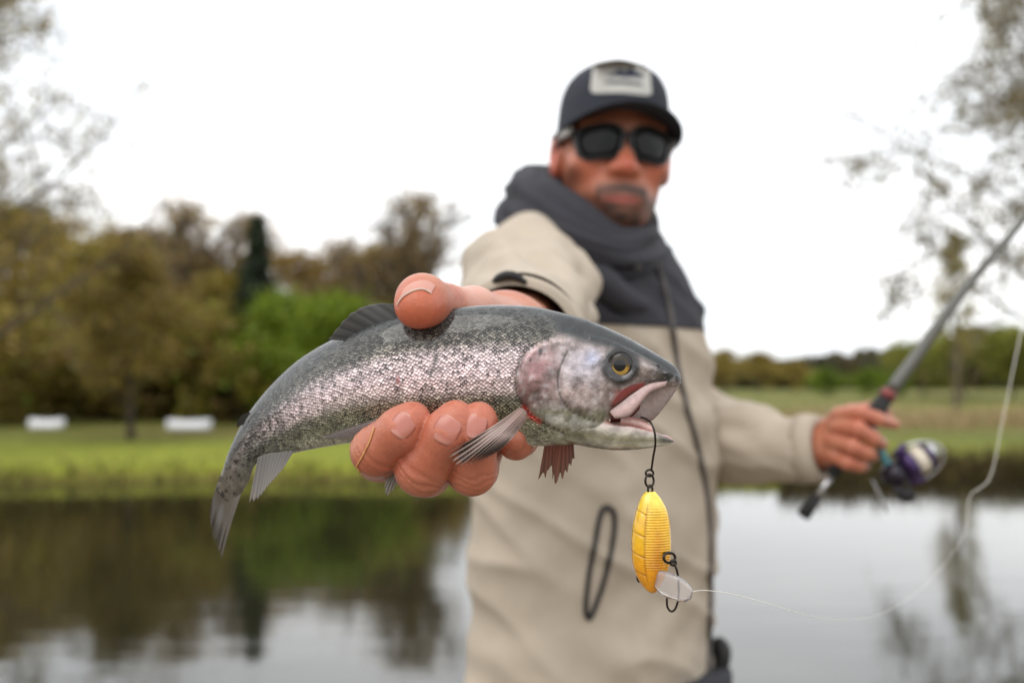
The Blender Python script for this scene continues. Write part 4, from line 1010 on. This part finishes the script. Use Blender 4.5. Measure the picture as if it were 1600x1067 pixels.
# --- torso of the jacket: rings turned so that the right shoulder comes forward
TH = math.radians(40)
tor = np.array([  # py, centre px, half width px, depth
 (1095, 934, 186, 1.42), (1040, 933, 188, 1.42), (900, 932, 190, 1.42), (750, 936, 191, 1.42), (640, 930, 189, 1.42), (560, 926, 187, 1.42), (512, 920, 184, 1.42),
 (470, 915, 178, 1.425), (430, 910, 166, 1.43), (400, 905, 150, 1.435), (378, 905, 128, 1.44), (350, 912, 84, 1.445)])
def torso_rings(y0, y1, n, m=120, puff=0.0):
    idx = np.linspace(y0, y1, n); o_ = np.argsort(tor[:, 0]); T_ = tor[o_]
    sm = crom(T_, 300); so_ = np.argsort(sm[:, 0]); sm = sm[so_]
    R_ = []
    al = np.linspace(0, 2 * np.pi, m, endpoint=False)
    for y in idx:
        cx_, hw, d = [np.interp(y, sm[:, 0], sm[:, k]) for k in (1, 2, 3)]
        s = d / F; a = hw * s / math.sqrt(math.cos(TH) ** 2 + (.62 * math.sin(TH)) ** 2); b_ = .62 * a
        c0 = P(cx_, y, d)
        p = np.stack([a * np.sign(np.cos(al)) * np.abs(np.cos(al)) ** .9, b_ * np.sign(np.sin(al)) * np.abs(np.sin(al)) ** .9, 0 * al], -1)
        x = p[:, 0] * math.cos(TH) - p[:, 1] * math.sin(TH); yy = p[:, 0] * math.sin(TH) + p[:, 1] * math.cos(TH)
        ring = c0 + np.stack([x, yy, 0 * x], -1); R_.append(ring)
    R_ = np.array(R_); cen_ = R_.mean(1, keepdims=True); dirv = R_ - cen_; dirv /= np.linalg.norm(dirv, axis=-1)[..., None]
    fold = np.zeros(R_.shape[:2])
    for i in range(R_.shape[0]):
        for j in range(R_.shape[1]):
            p = R_[i, j]
            v = mnoise.noise(Vector((p[0] * 5, p[1] * 5, p[2] * 11))) * .010 + mnoise.noise(Vector((p[0] * 9 + p[2] * 10, p[1] * 9, p[2] * 16 - p[0] * 14))) * .008
            rg = mnoise.noise(Vector((p[0] * 4 + 7, p[1] * 4, p[2] * 14 + p[0] * 9))); v += (1 - abs(rg) * 2) ** 3 * .010 if abs(rg) < .5 else 0
            fold[i, j] = v
    return R_ + dirv * (fold + puff)[..., None]
RJ = torso_rings(1095, 508, 90); VJ, FJ = loft(RJ, False)
def thicken_hem(V_): return V_
jb_o = part('jacket', mesh_np('jacket', VJ, FJ), m_beige, PERSON, 'beige lower body of the jacket')
RY = torso_rings(516, 352, 40, puff=.0025); VY, FY = loft(RY)
part('yoke', mesh_np('yoke', VY, FY), m_dark, jb_o, 'charcoal shoulder yoke of the jacket')
# hem band
RH = torso_rings(1095, 1062, 8, puff=.003); VH, FH = loft(RH, False)
part('hem', mesh_np('hem', VH, FH), m_beige, jb_o)
TBV = bvh_of(np.vstack([VJ, VY]), FJ + [tuple(i + len(VJ) for i in f) for f in FY])
def folded_tube(C, r, n, m, amp, seed, freq=14, rf=1.3, fade_in=0):
    C = crom(np.c_[C, np.asarray(r)], n); r_ = C[:, 3]; C = C[:, :3]; T_, N2, B2 = frames(C); a = np.linspace(0, 2 * np.pi, m, endpoint=False)
    R_ = np.zeros((n, m, 3)); L_ = np.r_[0, np.cumsum(np.linalg.norm(np.diff(C, axis=0), axis=1))]
    for i in range(n):
        for j in range(m):
            dvec = math.cos(a[j]) * N2[i] + math.sin(a[j]) * B2[i]
            q = Vector((L_[i] * freq + math.cos(a[j]) * .7, math.cos(a[j]) * rf + seed, math.sin(a[j]) * rf))
            k = mnoise.noise(q) + .5 * mnoise.noise(q * 2.1) + .6 * (1 - 2 * min(.5, abs(mnoise.noise(q * .8 + Vector((5, 1, 2))))))
            R_[i, j] = C[i] + dvec * (r_[i] + amp * k * min(1, i / n / fade_in if fade_in else 1))
    return R_
# right sleeve, coming straight at the camera
RS = folded_tube(pxs([(811, 523, .80), (818, 508, .90), (824, 485, 1.02), (824, 458, 1.16), (822, 447, 1.27), (850, 450, 1.38)]), [.050, .056, .062, .071, .080, .085], 90, 80, .012, 3, fade_in=.25)
V_, F_ = loft(RS, False)
sl = part('sleeve', mesh_np('sleeve', V_, F_), m_beige, jb_o, 'beige right sleeve stretched towards the fish')
SBV = bvh_of(V_, F_)
# cuff: folded edge with a dark lining and a tab
cf_c = crom(pxs([(808, 525, .785), (811, 523, .81), (813, 520, .835)]), 8); T_, N2, B2 = frames(cf_c); a = np.linspace(0, 2 * np.pi, 48, endpoint=False)
prof = [(0, .042), (0, .0485), (1, .0505), (4, .052), (7, .053), (7, .046)]
R_ = np.array([[cf_c[i] + r_ * (1 + .06 * math.sin(2 * q + 1)) * (math.cos(q) * N2[i] + math.sin(q) * B2[i]) for q in a] for i, r_ in prof])
V_, F_ = loft(R_, False); part('cuff', mesh_np('cuff', V_, F_), m_beige, jb_o, 'stiff open cuff behind the wrist')
R_ = np.array([[cf_c[i] + r_ * (1 + .06 * math.sin(2 * q + 1)) * (math.cos(q) * N2[i] + math.sin(q) * B2[i]) for q in a] for i, r_ in [(0, .0425), (4, .0425), (7, .043)]])
V_, F_ = loft(R_, False); part('cuff_lining', mesh_np('cuff_lining', V_, F_), M('cuff_lining', rgb(104, 82, 68), .9, noise=(40, .15)), jb_o)
V_, F_ = loft(folded_tube(pxs([(771, 440, .786), (780, 434, .782), (792, 430, .78), (806, 432, .781), (822, 442, .783)]), [.0018, .0032, .0036, .0034, .002], 24, 12, .0003, 2)); part('cuff_strap', mesh_np('cuff_strap', V_, F_), m_black, jb_o, 'black strap end on the cuff')
# left sleeve
RL = folded_tube(pxs([(1272, 701, 1.405), (1225, 701, 1.43), (1170, 692, 1.47), (1110, 676, 1.53), (1050, 640, 1.56), (1015, 560, 1.55), (1000, 480, 1.50)]), [.046, .048, .055, .060, .062, .064, .064], 90, 72, .010, 9, 16, fade_in=.15)
V_, F_ = loft(RL, False); part('sleeve', mesh_np('sleeve', V_, F_), m_beige, jb_o, 'beige left sleeve ending at the rod hand')
cf_c = crom(pxs([(1284, 700, 1.398), (1268, 701, 1.407), (1252, 701, 1.416)]), 8); T_, N2, B2 = frames(cf_c)
R_ = np.array([[cf_c[i] + r_ * (math.cos(q) * N2[i] + math.sin(q) * B2[i]) for q in a] for i, r_ in [(0, .036), (0, .0465), (3, .049), (7, .050), (7, .04)]])
V_, F_ = loft(R_, False); part('cuff', mesh_np('cuff', V_, F_), m_beige, jb_o)
# hood gathered round the neck
hp = np.array([(832, 332, 1.40, .048), (860, 358, 1.345, .046), (905, 384, 1.315, .040), (952, 398, 1.315, .030), (988, 390, 1.35, .026), (1003, 375, 1.42, .024), (985, 350, 1.52, .034), (920, 322, 1.57, .046), (852, 316, 1.50, .050), (832, 332, 1.40, .048)])
HCc = np.array([P(*q[:3]) for q in hp]); RC = folded_tube(HCc, hp[:, 3] * 1.0, 110, 72, .013, 21, 5, 2.4)
RC[-1] = RC[0]
V_, F_ = loft(RC, False); hood = part('hood', mesh_np('hood', V_, F_), m_dark, jb_o, 'charcoal hood gathered round the neck')
# second roll inside the collar, hugging the jaw
hp2 = np.array([(868, 330, 1.43, .03), (890, 362, 1.375, .03), (940, 388, 1.345, .028), (985, 390, 1.365, .022), (1005, 368, 1.43, .020), (985, 345, 1.50, .03), (915, 325, 1.52, .035), (868, 330, 1.43, .03)])
RC2 = folded_tube(np.array([P(*q[:3]) for q in hp2]), hp2[:, 3], 80, 56, .009, 33, 5, 2.2); V_, F_ = loft(RC2, False)
part('collar', mesh_np('collar', V_, F_), m_dark, jb_o, 'charcoal inner collar hugging the jaw')
# crossed flap of the collar
V_, F_ = loft(folded_tube(pxs([(905, 400, 1.30), (935, 432, 1.288), (968, 462, 1.285), (1010, 480, 1.29)]), [.018, .02, .018, .008], 40, 24, .002, 5, 20)); part('collar_flap', mesh_np('collar_flap', V_, F_), m_dark, jb_o)
sb_, _ = hit(TBV, 996, 417, .004)
if sb_ is not None:
    V_, F_ = tube([P(996, 417, 1.30), P(996, 417, 1.292)], [.005, .004], 12); part('snap_button', mesh_np('snap_button', V_, F_), m_zip, jb_o)
def zipper(name, path, r_, mat, n=80, close=False, label=None):
    pts = ribbon(TBV, path, 0, r_ * .35, n, close)
    V_, F_ = tube(pts, r_, 8); return part(name, mesh_np(name, V_, F_), mat, jb_o, label)
zipper('zip', [(1022, 400), (1034, 440), (1044, 480), (1051, 520), (1057, 570), (1070, 630), (1087, 690), (1100, 750), (1108, 820), (1109, 900), (1107, 1000), (1104, 1085)], .0042, m_zip, label='front zip running down the jacket')
zipper('pocket_zip', [(947, 790), (959, 800), (957, 845), (945, 900), (930, 945), (920, 966), (915, 955), (919, 905), (929, 850), (939, 800)], .0036, m_black, close=True, label='open black pocket zip on the jacket front')
# trousers and boots
tr_ = MB()
RTt = torso_rings(1090, 1180, 10, 60, -.004); RTt = RTt + np.array([.012, 0.03, 0]); V_, F_ = loft(RTt); tr_.add(V_, F_)
for s_ in (-1, 1):
    V_, F_ = tube([(bx_ + s_ * .085, by_, .95), (bx_ + s_ * .1, by_ - .01, .5), (bx_ + s_ * .11, by_ + .01, .1)], [.105, .085, .075], 20); tr_.add(V_, F_)
part('trousers', tr_.mesh('trousers'), m_trouser, PERSON)
# dark loop of the trouser braces showing past the hem on his left
V_, F_ = tube(crom(pxs([(1112, 1100, 1.44), (1126, 1050, 1.44), (1132, 1015, 1.44), (1122, 1004, 1.45), (1112, 1030, 1.46)]), 20), .010, 8)
part('hip_pouch', mesh_np('hip_pouch', V_, F_), m_black, PERSON, 'dark strap showing past the jacket hem')
for s_ in (-1, 1):
    bxx = bx_ + s_ * .11; R_ = []
    for t_ in np.linspace(0, 1, 10):
        w = .05 * math.sin(math.pi * min(.97, .12 + .8 * t_)) ** .4; hgt = .11 - .05 * t_
        q = np.linspace(0, 2 * np.pi, 16, endpoint=False)
        R_.append([(bxx + w * math.cos(k), by_ + .09 - .27 * t_, max(.0, hgt / 2 + hgt / 2 * math.sin(k) * 1.0)) for k in q])
    V_, F_ = loft(R_); part('boot', mesh_np('boot', V_, F_), m_black, PERSON)

# --- cap
def cap_dome(n=44, m=72):
    R_ = []
    for t_ in np.linspace(0, .992, n):
        k = (1 - t_ ** 4.2) ** .5
        ring = []
        for a_ in np.linspace(0, 2 * np.pi, m, endpoint=False):
            sn = math.sin(a_); fr_ = max(0, sn); zb = .028 + .020 * fr_ ** 1.5 - .012 * max(0, -sn)
            z = zb + (.130 - zb) * t_ + .006 * fr_ * t_ * (1 - t_) * 2
            seam = 1 - .006 * math.exp(-((a_ % (math.pi / 3)) - math.pi / 6) ** 2 / .002)
            ring.append((.080 * k * seam * math.cos(a_) * (1 - .05 * t_), -.014 + (.106 if sn > 0 else .1) * k * seam * sn * (1 - .08 * t_ * fr_), z))
        R_.append(ring)
    return loft(np.array(R_))
Vc, Fc_ = cap_dome(); Wc = head_w(Vc); Fc_ = [f[::-1] for f in Fc_]
cap = part('cap', mesh_np('cap', Wc, Fc_), m_cap, PERSON, 'dark navy cap with a white front patch')
CBV = bvh_of(Wc, Fc_)
top = []; bot = []; n, m = 41, 16
for i in np.linspace(-1, 1, n):
    a_ = i * math.radians(80); ca_ = math.cos(a_); bx0 = .079 * math.sin(a_); by0 = -.016 + .104 * ca_
    ex = .090 * math.sin(a_) / math.sin(math.radians(80)) * 1.0; ey = by0 + .075 * max(0, 1 - abs(i) ** 2.6) ** .6
    for v in np.linspace(0, 1, m):
        x = bx0 + (ex - bx0) * v; y = by0 + (ey - by0) * v
        z = .050 - .028 * (abs(x) / .09) ** 1.9 - .004 * v
        top.append((x, y, z)); bot.append((x, y, z - .004))
nv_ = len(top); Fb = grid_faces(n, m, False); Fb = Fb + [tuple(k + nv_ for k in f[::-1]) for f in Fb]
rim = list(range(m)) + [i * m + m - 1 for i in range(1, n)] + [(n - 1) * m + j for j in range(m - 2, -1, -1)] + [i * m for i in range(n - 2, 0, -1)]
for q0, q1 in zip(rim, rim[1:] + rim[:1]): Fb.append((q1, q0, q0 + nv_, q1 + nv_))
part('brim', mesh_np('brim', head_w(top + bot), Fb), m_cap, cap)
V_, F_ = tube(head_w([(0, -.012, .125), (0, -.012, .132), (0, -.012, .135)]), [.008, .008, .004], 12); part('top_button', mesh_np('top_button', V_, F_), m_cap, cap)
def cap_poly(name, poly, lift, mat, cx_=972, cy_=124, sub=14):
    """a flat shape sewn on the cap front: rows between two edges"""
    A, B_ = poly; A = crom(A, sub); B_ = crom(B_, sub); rows = []
    for v in np.linspace(0, 1, 10):
        row = []
        for p, q in zip(A, B_):
            k = p * (1 - v) + q * v; h, nm = hit(CBV, k[0], k[1], lift)
            row.append(h if h is not None else P(k[0], k[1], 1.32))
        rows.append(row)
    V_ = np.array(rows).reshape(-1, 3); return part(name, mesh_np(name, V_, grid_faces(10, sub, False)), mat, cap)
cap_poly('patch', ([(928, 100), (932, 98), (970, 93), (1010, 104), (1014, 108)], [(923, 140), (926, 146), (970, 146), (1014, 150), (1018, 147)]), .0012, m_patch)
cap_poly('patch_print', ([(950, 119), (962, 114), (968, 109), (975, 114), (984, 108), (992, 113), (1004, 118)], [(950, 121), (962, 120), (968, 121), (975, 122), (984, 122), (992, 122), (1004, 123)]), .0022, m_print)
cap_poly('patch_print', ([(946, 128), (975, 128), (1002, 131)], [(946, 131), (975, 131.5), (1002, 134)]), .0022, m_print)
# --- sunglasses
gl = MB()
gls = None
def lens(sx):
    n_, m_ = 24, 10; q = np.linspace(0, 2 * np.pi, 40, endpoint=False); ring = []
    def outl(r_):
        o_ = []
        for k in q:
            ck, sk = math.cos(k), math.sin(k); x = .0305 * np.sign(ck) * abs(ck) ** .62; z = .0245 * np.sign(sk) * abs(sk) ** .68
            x *= 1 + .08 * (z > 0); X_ = sx * .0345 + x * r_; Z_ = .001 + z * r_ - .002 * (sx * X_ > .035)
            y = .1035 - .55 * X_ ** 2 / .1 * 1.3; o_.append((X_, y, Z_))
        return np.array(o_)
    return outl
for s_ in (-1, 1):
    ot = lens(s_); rings = np.array([ot(r_) + np.array([0, dy, 0]) for r_, dy in ((1.0, 0.002), (1.0, .004), (.9, .0045), (.84, .004), (.84, 0), (1., -.001), (1.0, .002))])
    V_, F_ = loft(rings, False); gl.add(head_w(V_), [f[::-1] for f in F_])
V_, F_ = tube(head_w(crom([(-.0085, .104, .008), (0, .106, .011), (.0085, .104, .008)], 10)), .0036, 8); gl.add(V_, F_)
glasses = part('sunglasses', gl.mesh('sunglasses'), m_frame, PERSON, 'thick black framed sunglasses with dark lenses')
for s_ in (-1, 1):
    ot = lens(s_); ringsL = np.array([ot(r_) + np.array([0, .0022 + .0012 * (1 - r_), 0]) for r_ in (.87, .6, .3, .02)]); V_, F_ = loft(ringsL)
    part('lens', mesh_np('lens', head_w(V_), [f[::-1] for f in F_]), m_glass, glasses)
    tm = crom([(s_ * .067, .078, .012), (s_ * .076, .05, .012), (s_ * .0805, .01, .008), (s_ * .081, -.02, -.002)], 16); V_, F_ = tube(head_w(tm), [.005] * 6 + [.004] * 10, 8)
    part('temple', mesh_np('temple', V_, F_), m_frame, glasses)
tm = crom([(-.071, .072, .016), (-.0765, .055, .016), (-.079, .04, .015)], 10); V_, F_ = tube(head_w(tm), .0068, 10)
part('temple_badge', mesh_np('temple_badge', V_, F_), m_grey, glasses, 'pale temple tip')

# ------------------------------------------------------------------ rod and reel
m_rod = M('rod_blank', rgb(78, 76, 68), .35, noise=(60, .1), coat=(.4, .1)); m_eva = M('foam_grip', rgb(26, 25, 26), .75, noise=(90, .2))
m_ring = M('wine_metal', rgb(120, 62, 60), .3, metal=.6, noise=(60, .1)); m_steel = M('bright_metal', rgb(190, 190, 192), .25, metal=.9, noise=(80, .1))
m_purple = M('purple_metal', rgb(62, 44, 84), .3, metal=.5, noise=(50, .2)); m_teal = M('teal_metal', rgb(86, 140, 150), .3, metal=.5, noise=(50, .1))
m_spool = M('spool_line', rgb(214, 204, 186), .6, noise=(200, .1)); m_reel = M('reel_body', rgb(34, 28, 40), .3, metal=.3, noise=(40, .2))
ROD = thing('fishing_rod', 'spinning rod with dark grip and purple reel held low at his side', 'fishing rod', P(1262, 796, 1.36))
def tpart(name, pts, r_, mat, root, m_=14, label=None):
    V_, F_ = tube(pts, r_, m_); return part(name, mesh_np(name, V_, F_), mat, root, label)
def along(u): return ROD_A + rd * u
Lg = np.linalg.norm(ROD_B - ROD_A)
tpart('butt_cap', [along(-.012), along(-.010), along(.012), along(.022)], [.006, .0095, .0085, .006], m_eva, ROD)
tpart('handle', [along(.02), along(.06)], [.0042, .0045], m_steel, ROD)
tpart('rear_grip', [along(.058), along(.062), along(.14), along(.142)], [.006, .009, .0085, .007], m_eva, ROD)
tpart('reel_seat', [along(.14), along(.16), along(Lg - .045)], [.0085, .010, .0095], m_eva, ROD)
tpart('fore_grip', [along(Lg - .055), along(Lg - .05), along(Lg - .02), along(Lg)], [.0095, .0125, .013, .010], m_eva, ROD)
tpart('winding_check', [along(Lg - .004), along(Lg + .002), along(Lg + .008), along(Lg + .014)], [.0085, .012, .0118, .008], m_ring, ROD)
blank = crom(pxs([(1391, 612, 1.381), (1440, 545, 1.39), (1500, 462, 1.40), (1560, 390, 1.42), (1625, 315, 1.44), (1760, 175, 1.49), (1900, 60, 1.54)]), 60)
tpart('blank', blank, np.interp(np.linspace(0, 1, 60), [0, .06, .35, 1], [.0088, .0085, .0055, .002]), m_rod, ROD)
for k in (20, 36, 50):
    c_ = blank[k]; T_, N2, B2 = frames(blank); off = np.array([.35, -.2, -.9]); off -= T_[k] * off.dot(T_[k]); off /= np.linalg.norm(off)
    q = np.linspace(0, 2 * np.pi, 17); ctr = c_ + off * .02; sd_ = np.cross(T_[k], off)
    tpart('line_guide', ctr + .009 * (np.cos(q)[:, None] * off + np.sin(q)[:, None] * sd_), .0012, m_steel, ROD, 6)
    tpart('guide_foot', [c_, ctr - off * .009], .0014, m_steel, ROD, 6)
# reel hanging under the seat
def RP(px, py, dd=0.): return P(px, py, 1.36 + dd)
reel = tpart('reel', [RP(1408, 726), RP(1402, 735), RP(1396, 745), RP(1394, 757)], [.010, .0175, .0185, .012], m_reel, ROD, 20, 'purple-black spinning reel')
tpart('reel_stem', crom([RP(1362, 668, .01), RP(1372, 690), RP(1380, 712), RP(1393, 733)], 14), .0055, m_teal, reel, 10)
spd = RP(1462, 705) - RP(1405, 738); spd /= np.linalg.norm(spd); s0 = RP(1410, 733)
tpart('rotor', [s0, s0 + spd * .006, s0 + spd * .016, s0 + spd * .018], [.012, .0215, .021, .015], m_purple, reel, 24)
tpart('spool', [s0 + spd * .018, s0 + spd * .0185, s0 + spd * .034, s0 + spd * .0345], [.012, .0185, .0185, .012], m_spool, reel, 24)
tpart('spool_lip', [s0 + spd * .0345, s0 + spd * .036, s0 + spd * .040, s0 + spd * .042], [.016, .0215, .0205, .012], m_purple, reel, 24)
tpart('drag_knob', [s0 + spd * .042, s0 + spd * .044, s0 + spd * .052, s0 + spd * .053], [.008, .011, .0105, .006], m_steel, reel, 16)
pu = np.cross(spd, FW); pu /= np.linalg.norm(pu); bl = []
for q in np.linspace(-.2, math.pi + .2, 20): bl.append(s0 + spd * (.012 + .045 * math.sin(max(0, min(math.pi, q)))) + pu * .027 * math.cos(q) - FW * .014 * math.sin(q))
tpart('bail_wire', np.array(bl), .0016, m_steel, reel, 8)
tpart('rotor_arm', [s0 + pu * .02, s0 + pu * .027 + spd * .02], [.006, .0045], m_purple, reel, 10)
tpart('rotor_arm', [s0 - pu * .02, s0 - pu * .027 + spd * .02], [.006, .0045], m_purple, reel, 10)
tpart('crank', crom([RP(1398, 752), RP(1402, 764, -.01), RP(1412, 772, -.015)], 8), [.0065, .006, .005, .0045, .0045, .0045, .0045, .0045], m_reel, reel, 10)
tpart('crank_knob', [RP(1404, 775, -.015), RP(1412, 774, -.015), RP(1424, 772, -.015), RP(1427, 771, -.015)], [.006, .0105, .0105, .006], m_eva, reel, 14)
tpart('hook_keeper', crom([RP(1363, 750, .03), RP(1375, 775, .03), RP(1387, 800, .03)], 6), .0016, m_steel, reel, 6)

# ------------------------------------------------------------------ lure and line
LD = D0 - .012
LURE = thing('fishing_lure', 'yellow ribbed crank lure with clear lip hanging from the trout mouth', 'lure', P(1020, 926, LD))
lr = np.array([(1009, 768, 1024, 768, 5), (1003, 775, 1032, 778, 11), (996, 792, 1041, 794, 18), (990, 815, 1046, 815, 22), (987, 840, 1048, 840, 24), (987, 862, 1048, 862, 24), (989, 882, 1046, 880, 22),
               (995, 900, 1041, 896, 19), (1003, 914, 1035, 908, 14), (1012, 923, 1029, 919, 8), (1018, 926, 1024, 925, 3)], float)
Lb = crom(lr, 190); NL = 96; ph = np.linspace(0, 2 * np.pi, NL, endpoint=False)
c_ = (Lb[:, 0:2] + Lb[:, 2:4]) / 2; hv_ = (Lb[:, 0:2] - Lb[:, 2:4]) / 2      # towards picture left
cn = np.cos(ph); la = c_[:, None, 0] + cn[None] * hv_[:, None, 0]; lb_ = c_[:, None, 1] + cn[None] * hv_[:, None, 1]
ll_ = np.sign(np.sin(ph)) * np.abs(np.sin(ph)) ** .8 * Lb[:, 4][:, None]
xx = np.broadcast_to(cn[None], la.shape)                                   # +1 left edge, -1 right edge
rel = np.zeros(la.shape)
left = sstep(.38, .46, xx)
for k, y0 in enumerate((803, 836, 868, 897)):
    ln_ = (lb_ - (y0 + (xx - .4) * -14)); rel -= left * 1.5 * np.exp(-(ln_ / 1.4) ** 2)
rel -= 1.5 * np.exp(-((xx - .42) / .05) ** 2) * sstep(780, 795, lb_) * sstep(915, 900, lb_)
rel += (1 - left) * .55 * np.cos(lb_ / 4.1 * 2 * np.pi) * sstep(785, 800, lb_) * sstep(892, 880, lb_) * sstep(-.98, -.8, xx)
sgn = np.where(np.sin(ph) > 0, 1, -1)[None]
def lw(a, b_, l): return np.array(CAM + LD * (FW + 0)) + ((a - 800) * (LD / F))[..., None] * RT - ((b_ - 533.5) * (LD / F))[..., None] * UP + (l * LD / F)[..., None] * FW
V_, F_ = loft(lw(la, lb_, ll_ + sgn * rel * np.abs(np.sin(ph))[None] ** .5))
lcol = np.zeros(la.shape + (3,)) + C3(238, 186, 36)
lcol = mixc(lcol, C3(246, 214, 84), sstep(815, 775, lb_)); lcol = mixc(lcol, C3(222, 140, 14), .75 * sstep(835, 900, lb_)); lcol = mixc(lcol, C3(206, 120, 10), .5 * np.exp(-((xx + .25) / .3) ** 2) * sstep(800, 850, lb_))
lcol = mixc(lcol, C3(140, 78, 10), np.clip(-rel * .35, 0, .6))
lcol = np.vstack([lcol.reshape(-1, 3), lcol[0].mean(0), lcol[-1].mean(0)])
m_lure = M('lure_plastic', attr=True, rough=.22, noise=(300, .12), coat=(.6, .06), sss=(.25, (1, .6, .1), .004))
part('body', mesh_np('lure_body', V_, F_, True, lcol), m_lure, LURE)
m_clear = M('clear_plastic', rgb(244, 240, 240), .1, trans=.8, ior=1.35, noise=(200, .05), coat=(.6, .05))
lipA = [(1020, 897, LD - .004), (1032, 894, LD - .008), (1050, 898, LD - .013), (1070, 909, LD - .017), (1082, 922, LD - .02)]
lipB = [(1022, 912, LD - .004), (1034, 926, LD - .008), (1052, 934, LD - .013), (1070, 937, LD - .017), (1080, 932, LD - .02)]
A = crom(lipA, 24); Bq = crom(lipB, 24); v = np.linspace(0, 1, 8)
Gp = np.array([[P(*(A[i] * (1 - q) + Bq[i] * q)) for q in v] for i in range(24)]); Gt = Gp - UP * .0009 - FW * .0006; Gb = Gp + UP * .0009 + FW * .0006
n_ = 24 * 8; Fc = grid_faces(24, 8, False); Fc = Fc + [tuple(k + n_ for k in f[::-1]) for f in Fc]
rim = list(range(8)) + [i * 8 + 7 for i in range(1, 24)] + [23 * 8 + j for j in range(6, -1, -1)] + [i * 8 for i in range(22, 0, -1)]
for q0, q1 in zip(rim, rim[1:] + rim[:1]): Fc.append((q1, q0, q0 + n_, q1 + n_))
part('diving_lip', mesh_np('diving_lip', np.vstack([Gt.reshape(-1, 3), Gb.reshape(-1, 3)]), Fc), m_clear, LURE, 'clear plastic diving lip')
m_wire = M('black_nickel', rgb(62, 56, 52), .28, metal=.85, noise=(300, .15))
def wire(name, pts, r_, root=LURE, n=40, mat=None): V_, F_ = tube(crom(pxs(pts), n), r_, 8); return part(name, mesh_np(name, V_, F_), mat or m_wire, root)
def oval(cx_, cy_, rx, ry, d, n=16, tilt=0.):
    return [(cx_ + rx * math.cos(q), cy_ + ry * math.sin(q), d + tilt * math.cos(q)) for q in np.linspace(0, 2 * math.pi, n)]
wire('hook', [(1002, 652, LD + .004), (1010, 655, LD - .004), (1018, 662, LD - .012), (1023, 676, LD - .014), (1024, 694, LD - .012), (1021, 712, LD - .006), (1018, 733, LD)], .00058)
wire('hook_eye', oval(1015, 739, 6, 5, LD, tilt=.001), .0006, n=30)
wire('split_ring', oval(1015, 751, 6.5, 10, LD - .001, tilt=.002), .00062, n=36)
wire('nose_loop', oval(1016, 765, 3.5, 7, LD, tilt=.001), .0006, n=30)
wire('belly_ring', oval(1046, 871, 9, 8, LD - .012, tilt=.003), .00075, n=36)
wire('belly_eye', [(1036, 866, LD - .005), (1040, 864, LD - .009), (1048, 864, LD - .012)], .0008, n=10)
wire('belly_hook', [(1053, 879, LD - .014), (1058, 892, LD - .014), (1061, 915, LD - .012), (1060, 935, LD - .010), (1055, 951, LD - .009), (1049, 955, LD - .008), (1043, 948, LD - .008), (1042, 932, LD - .008)], .0006)
wire('hook_eye', oval(1052, 879, 4.5, 4, LD - .013), .0006, n=24)
wire('rear_loop', oval(999, 901, 2.5, 7, LD + .004), .0008, n=20)
m_line = M('nylon_line', rgb(226, 222, 212), .3, noise=(200, .05))
lp_ = [(1080, 924, LD - .019), (1100, 922, LD - .01), (1140, 927, LD + .01), (1190, 940, LD + .03), (1250, 958, LD + .08), (1310, 968, LD + .16), (1385, 955, LD + .32), (1460, 900, .98), (1508, 830, 1.05), (1516, 775, 1.08), (1546, 748, 1.1), (1566, 660, 1.12), (1590, 545, 1.15), (1625, 380, 1.25), (1700, 262, 1.4), (1772, 190, 1.49)]
C_ = crom(pxs(lp_), 260); V_, F_ = tube(C_, np.interp(np.linspace(0, 1, 260), [0, .15, .25, .4, .47, .5, .8, 1], [.0002, .0002, .00017, .00012, .0003, .00045, .0005, .0003]), 6)
tag(obj('fishing_line', mesh_np('fishing_line', V_, F_), m_line), 'thin pale fishing line curling from the lure lip up towards the rod', 'fishing line')

# a dry straw stuck to the index finger
sp_ = [hit(HBV, a, b_, .0005)[0] for a, b_ in crom([(586, 668), (578, 690), (568, 710), (560, 724), (558, 728), (563, 736)], 24)]
sp_ = np.array([q for q in sp_ if q is not None])
if len(sp_) > 4:
    V_, F_ = tube(sp_, .0004, 6); tag(obj('straw', mesh_np('straw', V_, F_), M('dry_straw', rgb(206, 150, 90), .6, noise=(200, .1))), 'thin dry straw stuck to the index finger under the fish', 'straw')
